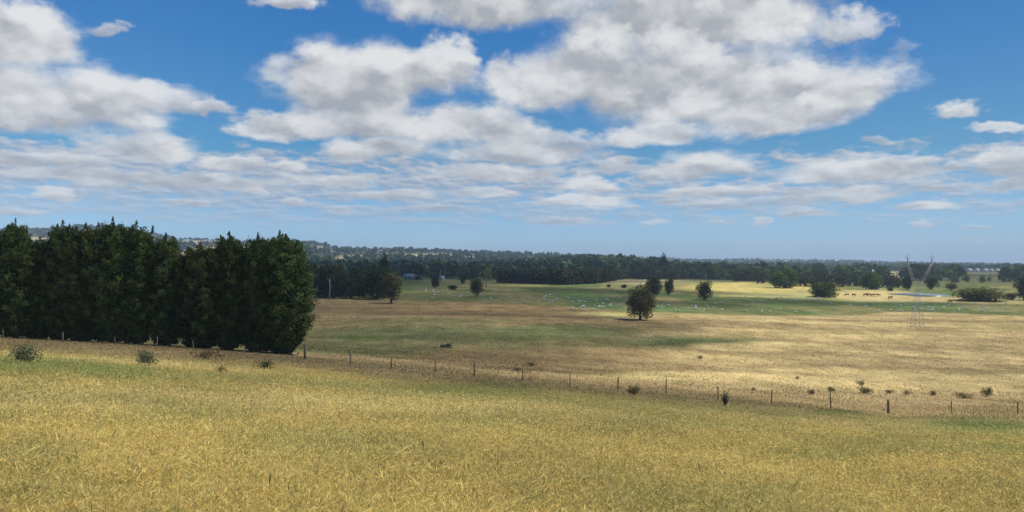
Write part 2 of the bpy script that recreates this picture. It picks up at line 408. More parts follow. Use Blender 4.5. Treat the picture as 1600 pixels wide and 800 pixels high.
    c = c * (1 + (st - .5) * .7 * sk)[..., None]; over(BROWN, .5 * sk * smooth(.60, .70, fbm(x / 70 + 21, y / 9 + x / 60, 3)))
    past = smooth(sh + 1.5, sh - 1.0, py + wob * .35)
    over(PASTURE, past)
    over(OLIVE, past * .7 * smooth(.45, .62, n2)); over((.10, .17, .055), past * .55 * smooth(.5, .65, fbm(x / 26, y / 90, 3)))
    over(TAUPE, past * .35 * smooth(.55, .7, fbm(x / 22 + 7, y / 60, 3)))
    stamp((.46, .40, .15), 960, 490, 60, 3.5, .9); stamp(PALE, 1010, 497, 60, 4, .5); stamp(RUST, 860, 470, 30, 3, .3)
    gr = smooth(sh - 20, sh - 26, py)
    stamp((.50, .40, .13), 1180, 449, 120, 9, .95, .35); stamp((.45, .40, .16), 1250, 461, 130, 4, .8); stamp((.42, .34, .18), 1010, 440, 70, 5, .7); stamp((.50, .40, .16), 1360, 461, 70, 8, .95, .35)
    stamp((.46, .36, .17), 1450, 468, 120, 4, .8); stamp((.46, .38, .17), 1560, 472, 60, 4, .5); stamp((.22, .25, .09), 1200, 446, 30, 4, .5); stamp(OLIVE, 700, 436, 90, 4, .6)
    # country beyond 600 m: wooded, with a few open paddocks
    fr = smooth(620, 760, d + (n2 - .5) * 260)
    over((.105, .105, .046), fr)
    over(DARKWOOD, fr * .85 * smooth(.45, .55, fbm(x / 260, y / 420, 3)))
    q = fbm(x / 190 + 77, y / 700 + 5, 3)
    over(TAN, fr * smooth(.62, .68, q) * smooth(900, 1500, d) * .8)
    for (cx, cy, rx, ry) in ((490, 387, 18, 2.2), (296, 380, 18, 3), (600, 395, 12, 1.8), (1399, 431, 15, 3.5), (670, 399, 60, 2.5), (745, 401, 20, 1.2), (1230, 412, 30, 1.6), (1350, 415, 26, 1.4), (30, 373, 60, 3)):
        e = np.hypot((px - cx) / rx, (py - cy) / ry); over(TAN, .9 * smooth(1.3, .7, e) * smooth(600, 900, d))
    far = far[..., None]
    c = base * (1 - far) + c * far
    return c * (0.86 + 0.28 * n3[..., None])

def build_ground():
    m, g, out = new_mat('paddock')
    at = g.n('ShaderNodeAttribute', attribute_name='col')
    geo = g.n('ShaderNodeNewGeometry')
    p = geo.outputs['Position']
    a = g.noise(p, 1.3, 5, 0.65); b = g.noise(g.v('MULTIPLY', p, (1, .45, 1)), 0.22, 5, 0.62)
    k = g.m('MULTIPLY', g.ramp(a, .3, .7, .66, 1.34, False), g.ramp(b, .3, .7, .70, 1.30, False))
    col = g.v('MULTIPLY', at.outputs['Color'], g.xyz(k, k, k))
    bp = g.n('ShaderNodeBump'); bp.inputs['Strength'].default_value = 0.6; bp.inputs['Distance'].default_value = 0.25
    g.put(bp.inputs['Height'], a)
    di = g.n('ShaderNodeBsdfDiffuse'); g.put(di.inputs['Color'], col); m.node_tree.links.new(bp.outputs[0], di.inputs['Normal'])
    m.node_tree.links.new(di.outputs[0], out.inputs[0])
    th = np.concatenate([np.linspace(-math.pi, -.75, 90, endpoint=False), np.linspace(-.75, .75, 800, endpoint=False), np.linspace(.75, math.pi, 90, endpoint=False)])
    rr = np.concatenate([[0.6], np.geomspace(1.5, 14000, 520)])
    TH, RR = np.meshgrid(th, rr)
    X, Y = RR * np.sin(TH), RR * np.cos(TH)
    Z = T(X, Y)
    r, d, u = polar(X, Y)
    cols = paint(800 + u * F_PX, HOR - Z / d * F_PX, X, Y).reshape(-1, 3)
    n, k = len(rr), len(th)
    V = np.stack([X, Y, Z], -1).reshape(-1, 3)
    i, j = np.meshgrid(np.arange(n - 1), np.arange(k), indexing='ij')
    j2 = (j + 1) % k
    quads = np.stack([i * k + j, i * k + j2, (i + 1) * k + j2, (i + 1) * k + j], -1).reshape(-1, 4)[:, ::-1]
    loops = np.concatenate([quads.ravel(), np.arange(k)]); sizes = np.concatenate([np.full(len(quads), 4), [k]])
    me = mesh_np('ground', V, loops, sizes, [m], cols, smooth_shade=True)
    tag(link('ground', me), 'rolling paddocks of dry grass falling away to a wooded plain', 'ground', kind='structure')
build_ground()

def build_haze():
    m, g, out = new_mat('haze')
    v = g.n('ShaderNodeVolumePrincipled')
    v.inputs['Color'].default_value = (.62, .78, 1.0, 1); v.inputs['Density'].default_value = HAZE_DENSITY; v.inputs['Anisotropy'].default_value = 0.0
    m.node_tree.links.new(v.outputs[0], out.inputs['Volume'])
    V = np.array([(sx * 16000, sy * 16000, z) for z in (-60, 190) for sx, sy in ((-1, -1), (1, -1), (1, 1), (-1, 1))], float)
    L = [3, 2, 1, 0, 4, 5, 6, 7] + [v for i in range(4) for v in (i, (i + 1) % 4, (i + 1) % 4 + 4, i + 4)]
    o = link('haze', mesh_np('haze', V, L, [4] * 6, [m]))
    tag(o, 'thin blue summer haze over the whole plain', 'haze', kind='stuff')
HAZE_DENSITY = 1.3e-4
build_haze()

def build_clouds():
    """two real cloud banks drifting overhead, above the picture: their shadows lie on the hedge, the hollow and the sheep pasture"""
    m, g, out = new_mat('cloud')
    v = g.n('ShaderNodeVolumeScatter'); v.inputs['Color'].default_value = (1, 1, 1, 1); v.inputs['Density'].default_value = 0.017; v.inputs['Anisotropy'].default_value = 0.5
    m.node_tree.links.new(v.outputs[0], out.inputs['Volume'])
    import bmesh
    H = 900.0
    off = SUN_DIR * (H / SUN_DIR.z)
    bm = bmesh.new()
    rg = random.Random(4)
    for (x, y, rx, ry) in SHADOWS:
        zc = H + rg.uniform(-20, 40); zg = -14
        o2 = SUN_DIR * ((zc - zg) / SUN_DIR.z)
        bmesh.ops.create_icosphere(bm, subdivisions=4, radius=1.0, matrix=Matrix.Translation((x + o2.x, y + o2.y, zc)) @ Matrix.Diagonal((rx, ry, max(min(rx, ry) * .35, 17), 1)))
    from mathutils import noise as mn
    for v in bm.verts:
        p = v.co
        n = mn.fractal(p * (1 / 42.0), 1.0, 2.0, 5)
        v.co = p + v.normal * n * 14.0 if v.normal.length else p
    me = bpy.data.meshes.new('clouds'); bm.to_mesh(me); bm.free()
    for f in me.polygons: f.use_smooth = True
    me.materials.append(m)
    tag(link('clouds', me), 'white cumulus bank drifting overhead', 'clouds', kind='stuff')
# ground footprints of the shadows: centre x, y and half widths in metres
SHADOWS = [(-95, 118, 75, 66), (-45, 140, 66, 72), (-30, 215, 78, 62), (5, 170, 34, 40), (-120, 210, 80, 90), (-60, 330, 150, 70), (40, 350, 110, 55), (-90, 430, 170, 80),
           (-32, 64, 40, 24), (2, 60, 24, 16), (-62, 62, 30, 28), (-160, 620, 200, 160), (60, 430, 90, 40), (40, 640, 120, 70), (160, 345, 60, 26), (120, 850, 260, 90), (-250, 950, 260, 200)]
build_clouds()

# ---------------------------------------------------------------- grass
def blades(x, y, z, h, w, col, tip, lean=.25, heads=None):
    """triangles (stem) and kite-shaped seed heads rooted at x, y, z"""
    n = len(x)
    a = rng.uniform(0, 2 * np.pi, n); ca, sa = np.cos(a) * w * .5, np.sin(a) * w * .5
    la, lm = rng.uniform(0, 2 * np.pi, n), h * np.abs(rng.normal(0, lean, n))
    lx, ly = np.cos(la) * lm, np.sin(la) * lm
    V = np.empty((n, 3, 3)); Cc = np.empty((n, 3, 3))
    V[:, 0] = np.stack([x - ca, y - sa, z - .03], -1); V[:, 1] = np.stack([x + ca, y + sa, z - .03], -1); V[:, 2] = np.stack([x + lx, y + ly, z + h], -1)
    Cc[:, 0] = Cc[:, 1] = col; Cc[:, 2] = tip
    out = [(V, Cc)]
    if heads is not None:
        k = rng.random(n) < heads; m = k.sum()
        hx, hy, hz = (x + lx)[k], (y + ly)[k], (z + h)[k]
        hl = (h[k] * rng.uniform(.22, .36, m)); hw = np.maximum(w[k] * 1.7, hl * .14)
        b = rng.uniform(0, 2 * np.pi, m); dx, dy = np.cos(b) * hw * .5, np.sin(b) * hw * .5
        ex, ey = lx[k] * .5 + rng.normal(0, .2, m) * hl, ly[k] * .5 + rng.normal(0, .2, m) * hl
        W = np.empty((m, 4, 3))
        W[:, 0] = np.stack([hx, hy, hz - hl * .3], -1)
        W[:, 1] = np.stack([hx + dx + ex * .4, hy + dy + ey * .4, hz + hl * .25], -1)
        W[:, 2] = np.stack([hx + ex, hy + ey, hz + hl * .75], -1)
        W[:, 3] = np.stack([hx - dx + ex * .4, hy - dy + ey * .4, hz + hl * .25], -1)
        Wc = np.repeat(tip[k][:, None] * rng.uniform(.85, 1.35, (m, 1, 1)), 4, 1)
        out.append((W, Wc))
    return out

def build_grass():
    N = GRASS_N
    u = rng.uniform(-.80, .80, N)
    d = np.exp(rng.uniform(np.log(4.5), np.log(84), N))
    x, y = u * d, d
    z = T(x, y)
    px, py = 800 + u * F_PX, HOR - z / d * F_PX
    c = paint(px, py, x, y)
    clump = fbm(x / .7, y / .7, 3)
    keep = rng.random(N) < .55 + .6 * (clump - .25)
    hedge = (u > -.70) & (u < -.24) & (d > 81)
    keep &= ~hedge
    x, y, z, d, c, clump, u = (a[keep] for a in (x, y, z, d, c, clump, u))
    n = len(x)
    var = rng.uniform(.72, 1.32, (n, 1)); warm = rng.normal(0, .08, (n, 1))
    col = c * var * np.concatenate([1 + warm, np.ones((n, 1)), 1 - warm], 1)
    green = rng.random(n) < .10
    col[green] = col[green] * np.array([.62, .84, .6])
    tall = np.interp(d, [5, 25, 60, 84], [.11, .12, .10, .08])
    h = tall * (.7 + .6 * clump) * rng.uniform(.6, 1.35, n)
    tallest = rng.random(n) < .022 * smooth(45, 18, d); h = np.where(tallest, h * rng.uniform(1.8, 2.8, n), h)
    w = .0030 + .00034 * d * rng.uniform(.6, 1.4, n) * np.interp(d, [10, 60], [1, 1.7])
    parts = blades(x, y, z, h, w, col * 1.4, col * 1.7, .95, .6)
    # rough tussocks farther down, each a fan of wider blades
    K = 110000
    u2 = rng.uniform(-.72, .76, K); d2 = np.exp(rng.uniform(np.log(58), np.log(290), K))
    x2, y2 = u2 * d2, d2; z2 = T(x2, y2)
    k2 = np.where((u2 > -.70) & (u2 < -.23) & (d2 < 100) & (d2 > 81), False, True)
    py2 = HOR - z2 / d2 * F_PX
    k2 &= py2 > np.interp(800 + u2 * F_PX, [480, 640, 760, 880, 1040, 1200, 1400, 1600], [468, 471, 476, 482, 492, 497, 491, 497])
    k2 &= rng.random(K) < .35 + smooth(.4, .7, fbm(x2 / 5 + 5, y2 / 5, 4))
    x2, y2, z2, d2, u2, py2 = (a[k2] for a in (x2, y2, z2, d2, u2, py2))
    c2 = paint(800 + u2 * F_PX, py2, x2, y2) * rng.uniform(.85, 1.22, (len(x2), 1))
    parts += blades(x2, y2, z2, rng.uniform(.06, .2, len(x2)), .0013 * d2 * rng.uniform(.5, 1.4, len(d2)), c2 * .95, c2 * 1.1, .6)
    Vs, Ls, Ss, Cs, off = [], [], [], [], 0
    for V, Cc in parts:
        n, k = V.shape[:2]
        Vs.append(V.reshape(-1, 3)); Cs.append(Cc.reshape(-1, 3)); Ls.append(np.arange(n * k) + off); Ss.append(np.full(n, k)); off += n * k
    me = mesh_np('grass', np.concatenate(Vs), np.concatenate(Ls), np.concatenate(Ss), [M_GRASS], np.clip(np.concatenate(Cs), 0, .9))
    tag(link('grass', me), 'tall dry golden grass gone to seed', 'grass', kind='stuff')
GRASS_N = 800000
build_grass()

# ---------------------------------------------------------------- trees and shrubs
def leaf_cards(P, N, size, asp=.55, jit=.6, col=None, rg=rng):
    """one leaf spray (a bent diamond) per point, roughly facing N"""
    n = len(P)
    N = N + rg.normal(0, jit, (n, 3)); N /= np.linalg.norm(N, axis=1, keepdims=True) + 1e-9
    A = np.cross(N, rg.normal(0, 1, (n, 3))); A /= np.linalg.norm(A, axis=1, keepdims=True) + 1e-9
    B = np.cross(N, A)
    s = (size * rg.uniform(.6, 1.4, n))[:, None]
    V = np.stack([P - A * s * .5, P + B * s * .5 * asp + N * s * .08, P + A * s * .5, P - B * s * .5 * asp - N * s * .05], 1)
    Cc = np.repeat(col[:, None], 4, 1)
    return V.reshape(-1, 3), Cc.reshape(-1, 3)

def tube(path, radii, sides=7):
    path, radii = np.asarray(path, float), np.asarray(radii, float)
    n = len(path); V = []
    for i in range(n):
        t = path[min(i + 1, n - 1)] - path[max(i - 1, 0)]; t /= np.linalg.norm(t) + 1e-9
        a = np.cross(t, (1, 0, 0) if abs(t[0]) < .8 else (0, 1, 0)); a /= np.linalg.norm(a); b = np.cross(t, a)
        ang = np.linspace(0, 2 * np.pi, sides, endpoint=False)
        V.append(path[i] + radii[i] * (np.cos(ang)[:, None] * a + np.sin(ang)[:, None] * b))
    V = np.concatenate(V); Fq = []
    for i in range(n - 1):
        for j in range(sides):
            k = (j + 1) % sides
            Fq.append((i * sides + j, i * sides + k, (i + 1) * sides + k, (i + 1) * sides + j))
    caps = [tuple(range(sides))[::-1], tuple(range((n - 1) * sides, n * sides))]
    return V, Fq, caps
def tubes_mesh(name, items, mats):
    V, L, S, off = [], [], [], 0
    for path, radii, sides in items:
        v, q, caps = tube(path, radii, sides)
        V.append(v)
        for f in q + caps: L += [i + off for i in f]; S.append(len(f))
        off += len(v)
    return mesh_np(name, np.concatenate(V), L, S, mats, smooth_shade=True)

def limbs(rg, h, r0, lobes, up=.35, sides=6):
    """trunk and a limb to each lobe"""
    bend = rg.normal(0, .03 * h, 2)
    tp = [(0, 0, -.3), (bend[0] * .3, bend[1] * .3, h * .25), (bend[0] * .7, bend[1] * .7, h * .5), (bend[0], bend[1], h * .82)]
    items = [(tp, [r0 * 1.25, r0, r0 * .75, r0 * .25], sides + 2)]
    for (c, rad) in lobes:
        s = np.array(tp[1]) + (np.array(tp[2]) - np.array(tp[1])) * rg.uniform(0, 1)
        mid = (s + c) / 2 + np.array([0, 0, -.06 * h])
        items.append(([s, mid, c], [r0 * .5, r0 * .3, r0 * .1], sides))
    return items

def crown_from_lobes(rg, lobes, n, size, asp=.6, core=.25, tint=(.75, 1.35), under=.0):
    """leaf sprays through a set of uneven lobes; every lobe (clump) has its own tone of leaf"""
    Vs, Cs = [], []
    tot = sum(r[0] * r[1] + r[1] * r[2] for _, r in lobes)
    for c, r in lobes:
        k = max(8, int(n * (r[0] * r[1] + r[1] * r[2]) / tot))
        dirs = rg.normal(0, 1, (k, 3)); dirs /= np.linalg.norm(dirs, axis=1, keepdims=True)
        lump = 1 + .22 * np.sin(dirs[:, 0] * 5 + c[0]) * np.sin(dirs[:, 1] * 5 + c[1] * 2) * np.sin(dirs[:, 2] * 4 + 1)
        rad = np.where(rg.random(k) < core, rg.uniform(.2, .8, k), rg.uniform(.78, 1.08, k)) * lump
        P = np.array(c) + dirs * rad[:, None] * np.array(r)
        ok = P[:, 2] > under
        t = rg.uniform(*tint) * rg.uniform(.72, 1.28, k)
        col = np.stack([t * rg.uniform(.92, 1.10, k), t, t * rg.uniform(.85, 1.1, k)], 1)
        v, cc = leaf_cards(P[ok], dirs[ok] + np.array([0, 0, .25]), np.full(ok.sum(), size), asp, .55, col[ok], rg)
        Vs.append(v); Cs.append(cc)
    return np.concatenate(Vs), np.concatenate(Cs)
def cards_mesh(name, V, Cc, mats):
    return mesh_np(name, V, np.arange(len(V)), np.full(len(V) // 4, 4), mats, np.clip(Cc, 0, 3))

def plant(name, label, cat, loc, crown_me, trunk_me=None, rz=0.0, group=None, crown_name='crown', trunk_name='trunk'):
    t = thing(name, label, cat, loc, rz, group)
    link(crown_name, crown_me, t)
    if trunk_me is not None: link(trunk_name, trunk_me, t)
    return t

# --- the cypress windbreak on the left
def cypress_meshes(seed, h, rmax, n=16500, size=.32, profile=None, spires=2):
    rg = np.random.default_rng(seed)
    prof = lambda q: np.interp(q, [0, .05, .22, .5, .74, .86, .93, 1.0], [.55, .74, .98, 1.0, .88, .64, .40, .10]) if profile is None else np.interp(q, *profile)
    Vs, Cs = [], []
    NP, per = 150, n // 150
    for i in range(NP):
        # each branch is an upswept feathery plume
        f = ((i + rg.random()) / NP) ** .9
        a = i * 2.39996 + rg.uniform(-.3, .3)
        z0 = .15 + f * h * .93
        top = smooth(.72, .95, f)
        out = np.array([math.cos(a), math.sin(a), 0])
        R = rmax * float(prof(z0 / h)) * rg.uniform(.86, 1.06)
        L = rg.uniform(1.0, 1.8) * (1 - .2 * top)
        d = out * (.95 - .6 * top) + np.array([rg.normal(0, .14), rg.normal(0, .14), (.15 if f < .12 else .34) + .62 * top]); d /= np.linalg.norm(d)
        tip = out * R + np.array([0, 0, z0 + L * .35]); p0 = tip - d * L
        q = rg.random(per) ** .8
        w = .22 + .48 * (1 - q) * (1 - .45 * top)
        P = p0 + d * (L * q)[:, None] + rg.normal(0, .55, (per, 3)) * w[:, None] - np.array([0, 0, .25]) * (q * (1 - q))[:, None]
        P[:, 2] = np.maximum(P[:, 2], .05)
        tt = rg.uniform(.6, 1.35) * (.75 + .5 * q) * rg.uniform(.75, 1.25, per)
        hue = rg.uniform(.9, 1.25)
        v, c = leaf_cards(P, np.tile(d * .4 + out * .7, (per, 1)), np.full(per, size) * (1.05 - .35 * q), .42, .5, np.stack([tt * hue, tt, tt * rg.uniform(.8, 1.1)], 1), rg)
        Vs.append(v); Cs.append(c)
    k = 3200                                              # dense inner twigs
    zz = rg.uniform(.3, h * .92, k); ang = rg.uniform(0, 2 * np.pi, k); r2 = rmax * prof(zz / h) * rg.uniform(.3, .8, k)
    v, c = leaf_cards(np.stack([np.cos(ang) * r2, np.sin(ang) * r2, zz], 1), np.stack([np.cos(ang), np.sin(ang), np.full(k, .3)], 1), np.full(k, size * 1.5), .7, .4, np.full((k, 3), .75), rg); Vs.append(v); Cs.append(c)
    m = 150
    for i in range(spires + 4):                           # leading shoots
        sx, sy = rg.normal(0, rmax * .30, 2) * (i > 0); sz = h * (1.0 if i == 0 else rg.uniform(.90, .975))
        q = rg.random(m); a2 = rg.uniform(0, 2 * np.pi, m); r3 = (1 - q) ** .8 * rg.uniform(.45, .75) * rg.uniform(.2, 1.1, m)
        P2 = np.stack([sx * (1 + .2 * q) + np.cos(a2) * r3, sy * (1 + .2 * q) + np.sin(a2) * r3, sz - 2.0 + q * 2.3], 1)
        t2 = rg.uniform(.7, 1.3, m)
        v, c = leaf_cards(P2, np.stack([np.cos(a2), np.sin(a2), np.full(m, .5)], 1), np.full(m, size * .75), .35, .6, np.stack([t2, t2, t2], 1), rg); Vs.append(v); Cs.append(c)
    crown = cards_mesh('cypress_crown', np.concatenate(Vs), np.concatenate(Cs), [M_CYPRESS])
    items = [([(0, 0, -.3), (.05, .03, h * .3), (0, .05, h * .7), (0, 0, h * .95)], [.30, .24, .14, .03], 8)]
    for i in range(14):
        a = i * 2.4; z0 = .8 + i * h * .055; L = rmax * .8
        items.append(([(0, 0, z0), (math.cos(a) * L * .5, math.sin(a) * L * .5, z0 + .15), (math.cos(a) * L, math.sin(a) * L, z0 + .5)], [.07, .05, .015], 5))
    return crown, tubes_mesh('cypress_trunk', items, [M_BARK])

CY = [cypress_meshes(11, 12.0, 2.05), cypress_meshes(12, 12.0, 2.3, spires=3), cypress_meshes(13, 12.0, 1.9, spires=1), cypress_meshes(14, 12.0, 2.15, spires=2),
      cypress_meshes(15, 12.0, 2.25, profile=([0, .03, .10, .22, .34, .5, .7, .85, .93, 1], [.18, .30, .58, .88, 1.0, .97, .84, .62, .42, .08]))]
def cypress(px, d, top, wid, kind, label, rz):
    x, y, z = ground_d(px, d)
    hgt = (HOR - top + 4) / F_PX * d - z
    t = plant('cypress_tree', label, 'cypress tree', (x, y, z - .05), CY[kind][0], CY[kind][1], rz, 'cypress trees of the windbreak on the left')
    t.scale = (wid, wid, hgt / 12.35)
    return t
WB = [  # photo column, distance, top row, width factor, mesh, label
    (-52, 80, 350, 1.15, 1, 'dark cypress at the far left end of the windbreak, cut by the photo edge'),
    (-14, 80, 356, 1.1, 0, 'dark cypress standing left of the round-topped one at the photo edge'),
    (24, 79.5, 344, 1.0, 3, 'lighter green round-topped cypress, tallest at the left edge of the windbreak'),
    (62, 81, 372, 1.1, 2, 'low-topped cypress filling the dip right of the round-topped one'),
    (98, 81, 346, 1.05, 0, 'first pointed cypress right of the low dip in the left block'),
    (134, 81.5, 350, 1.1, 1, 'cypress between two pointed ones in the middle of the left block'),
    (176, 82, 342, 1.15, 3, 'tall cypress with the highest paired spires in the left block'),
    (213, 82.5, 347, 1.1, 0, 'cypress with a ragged spire right of the highest paired spires'),
    (259, 83, 366, 1.15, 2, 'last cypress of the left block, beside the gap in the windbreak'),
    (314, 83.5, 379, 1.25, 1, 'first cypress right of the gap in the windbreak, with a blunt top'),
    (358, 84, 363, 1.12, 0, 'cypress with twin spires in the right block of the windbreak'),
    (403, 84.5, 366, 1.1, 3, 'cypress with a thin middle spire in the right block of the windbreak'),
    (437, 85, 362, 1.15, 1, 'pointed cypress second from the right end of the windbreak'),
    (446, 84.5, 368, 1.5, 4, 'bulging cypress ending the windbreak on the right, green on its right edge'),
]
for i, (px, d, top, w, kd, lab) in enumerate(WB): cypress(px, d, top, w, kd, lab, i * 1.7)

# --- tree shapes for the middle distance and beyond
def lobe_tree(seed, h, spread, nl, n, size, mat, clear=.25, bark=None, r0=.22, tint=(.7, 1.35), flat=.75, asp=.6, core=.25):
    rg = np.random.default_rng(seed)
    lobes = []
    for i in range(nl):
        zr = -.9 + 1.8 * (i + .5) / nl + rg.uniform(-.08, .08); q = math.sqrt(max(0.05, 1 - zr * zr))
        a = i * 2.399 + rg.uniform(-.5, .5)
        rr = spread * q * rg.uniform(.42, .66) * (1.08 if zr < .2 else 1)
        zc = h * (clear + (1 - clear) * (.5 + .40 * zr))
        s = spread * rg.uniform(.30, .46); sz = h * (1 - clear) * rg.uniform(.15, .23) * flat / .75
        lobes.append((np.array([math.cos(a) * rr, math.sin(a) * rr, zc]), np.array([s, s, sz])))
    lobes.append((np.array([0, 0, h * (clear + (1 - clear) * .52)]), np.array([spread * .5, spread * .5, h * (1 - clear) * .33])))
    V, Cc = crown_from_lobes(rg, lobes, n, size, asp, core, tint, under=h * clear * .4)
    return cards_mesh('tree_crown', V, Cc, [mat]), tubes_mesh('tree_trunk', limbs(rg, h, r0, lobes), [bark or M_BARK])
def merged(crown, trunk):
    """crown and trunk of a far tree as one mesh"""
    import bmesh
    bm = bmesh.new(); bm.from_mesh(crown); n = len(bm.faces); bm.from_mesh(trunk)
    bm.faces.ensure_lookup_table()
    for f in bm.faces[n:]: f.material_index = 1
    me = bpy.data.meshes.new('far_tree'); bm.to_mesh(me); bm.free()
    me.materials.append(crown.materials[0]); me.materials.append(trunk.materials[0])
    return me

def solo(px, base, top, half, maker, name, label, cat='tree', rz=0.0, ref=(10.0, 4.0), d=None, group=None):
    """a single tree standing where the photo shows it: foot row, top row and half width in photo pixels"""
    x, y, z = ground_at(px, base) if d is None else ground_d(px, d)
    s = y / F_PX
    hgt, hw = (base - top) * s, half * s
    if d is not None: hgt = (HOR - top) * s - z
    cr, tr = maker
    t = plant(name, label, cat, (x, y, z - .05), cr, tr, rz, group)
    t.scale = (hw / ref[1], hw / ref[1], hgt / ref[0])
    return t
GUM_BIG = lobe_tree(21, 10, 4, 19, 5600, .42, M_GUM, .05, r0=.26, tint=(.6, 1.4))
GUM = lobe_tree(22, 10, 4, 13, 2600, .55, M_GUM, .12, r0=.25)
DARKROUND = lobe_tree(23, 10, 4, 14, 3400, .55, M_DARKLEAF, .02, r0=.3)
DARKROUND2 = lobe_tree(24, 10, 4, 11, 2600, .55, M_DARKLEAF, .06, r0=.3)
GREENROUND = lobe_tree(25, 10, 4, 16, 3600, .6, M_GREEN, -.04, r0=.3)
GREENROUND2 = lobe_tree(26, 10, 4, 16, 3600, .6, M_GREEN, -.06, r0=.3)
WILLOW = lobe_tree(27, 10, 4, 26, 4200, .55, M_WILLOW, -.08, r0=.2, flat=.9)
THIN = lobe_tree(28, 10, 4, 7, 700, .6, M_PALEGREEN, .3, M_PALEBARK, r0=.3, core=.1)
solo(1000, 500, 447, 27, GUM_BIG, 'gum_tree', 'large olive-brown gum standing alone at the near edge of the sheep pasture', rz=.6)
solo(1021, 463, 431, 15, DARKROUND, 'dark_tree', 'dark round tree just behind the large lone gum, left of its twin')
solo(1045, 461, 434, 10, DARKROUND2, 'dark_tree', 'narrower dark tree touching the round one behind the large lone gum', rz=2)
solo(1100, 469, 438, 16, DARKROUND2, 'dark_tree', 'dark ragged tree alone on the green pasture by the golden rise', rz=1)
solo(611, 474, 428, 22, GUM, 'gum_tree', 'bushy gum in front of the right end of the dark wood beyond the windbreak', rz=1.2)
solo(745, 464, 434, 14, GUM, 'gum_tree', 'grey-brown gum on the pasture below the leaning pale tree', rz=2.2)
solo(680, 450, 430, 7, DARKROUND, 'dark_tree', 'small dark tree beside the bare pale trunk in the left pasture', rz=3)
solo(707, 453, 445, 9, DARKROUND2, 'dark_bush', 'low dark bush on the pasture left of the grey-brown gum', 'bush', rz=.3)
solo(723, 444, 428, 5, DARKROUND, 'dark_tree', 'tiny dark tree at the back of the left pasture', rz=4)
solo(760, 450, 414, 10, THIN, 'pale_tree', 'thin pale green leaning tree above the grey-brown gum', rz=.8)
solo(951, 449, 444, 4, DARKROUND2, 'dark_bush', 'smaller of two dark bushes on the bare patch under the belt', 'bush')
solo(975, 450, 444, 6, DARKROUND, 'dark_bush', 'larger of two dark bushes on the bare patch under the belt', 'bush', rz=1)
solo(1225, 450, 419, 25, GREENROUND, 'green_tree', 'broad bright green round tree behind the golden rise', rz=.5)
solo(1160, 438, 415, 18, GREENROUND2, 'green_tree', 'grey-green round tree on the wood edge above the golden rise', rz=1.5)
solo(1113, 437, 414, 14, GREENROUND, 'green_tree', 'deep green round tree at the left end of the golden rise', rz=2.5)
solo(1286, 464, 440, 26, GREENROUND2, 'green_bush', 'wide bright green bush at the left end of the brown cattle', 'bush', rz=.9)
solo(1362, 452, 425, 20, GREENROUND, 'green_tree', 'rounded green tree behind the brown cattle', rz=2.1)
solo(1391, 455, 449, 6, DARKROUND2, 'dark_bush', 'small dark bush between the brown cattle and the pylon', 'bush')
solo(1417, 453, 431, 10, DARKROUND, 'dark_tree', 'dark upright tree left of the pylon behind the pond', rz=.4)
solo(1455, 452, 431, 14, DARKROUND2, 'dark_tree', 'dark tree behind the pond, right of the pylon arms', rz=1.4)
solo(1487, 454, 442, 11, GUM, 'gum_tree', 'brownish low tree at the right end of the pond', rz=1.9)
solo(1530, 470, 449, 42, WILLOW, 'willow_thicket', 'long low yellow-green thicket right of the pond', 'thicket', rz=.2)
solo(1578, 469, 457, 10, DARKROUND, 'dark_bush', 'low dark bush at the right end of the yellow-green thicket', 'bush')
solo(1600, 469, 430, 18, DARKROUND2, 'dark_tree', 'tall dark tree cut by the right photo edge', rz=.7)
PINE = lobe_tree(29, 10, 2.2, 12, 1500, .6, M_DARKLEAF, .1, r0=.3, flat=1.0)
solo(601, 440, 400, 9, PINE, 'dark_pine', 'tall dark pine standing above the wood beyond the windbreak', ref=(10, 2.2), d=420)
solo(1037, 440, 397, 7, PINE, 'dark_pine', 'lone dark pine top breaking the skyline right of the wooded hill', ref=(10, 2.2), d=900)

# --- woods made of single trees
FAR = [merged(*lobe_tree(40 + i, 10, 4, 8 + i % 3, 420, 1.15, M_WOOD, .0, r0=.3, core=.15)) for i in range(5)]
FARD = [merged(*lobe_tree(50 + i, 10, 3.6, 8, 420, 1.1, M_DARKLEAF, -.03, r0=.3, core=.15, flat=1.0)) for i in range(3)]
FARG = [merged(*lobe_tree(60 + i, 10, 4.4, 9, 420, 1.1, M_GREEN, -.03, r0=.3, core=.15)) for i in range(2)]
NEARD = [merged(*lobe_tree(70 + i, 10, 4, 13, 1700, .62, M_DARKLEAF if i % 2 else M_WOOD, .06, r0=.3)) for i in range(4)]
def wood_tree(name, mesh, x, y, h, w, label, group, rz):
    o = link(name, mesh, loc=(x, y, float(T(x, y)) - .1))
    o.scale = (w / 4, w / 4, h / 10); o.rotation_euler = (0, 0, rz)
    return tag(o, label, 'tree', group)
wr = random.Random(12)
def wood(n, pxr, dr, hr, meshes, name, label, group, weight=None, wf=(.42, .6)):
    k = 0
    while k < n:
        px, d = wr.uniform(*pxr), math.exp(wr.uniform(math.log(dr[0]), math.log(dr[1])))
        if weight and wr.random() > weight(px, d): continue
        x, y = (px - 800) / F_PX * d, d
        h = wr.uniform(*hr)
        wood_tree(name, wr.choice(meshes), x, y, h, h * wr.uniform(*wf), label, group, wr.uniform(0, 6.3)); k += 1
# the dark wood between the windbreak and the bushy gum
GUMW = [merged(*lobe_tree(80 + i, 10, 4, 14, 1800, .6, M_GUM if i else M_WOOD, .05, r0=.3)) for i in range(3)]
wood(50, (470, 612), (305, 400), (7, 14), NEARD + GUMW, 'wood_tree', 'dark tree of the close wood just right of the cypress windbreak', 'trees of the dark wood beyond the windbreak',
     lambda px, d: 1 if px < 500 + (400 - d) * 2.2 or px < 600 else .5)
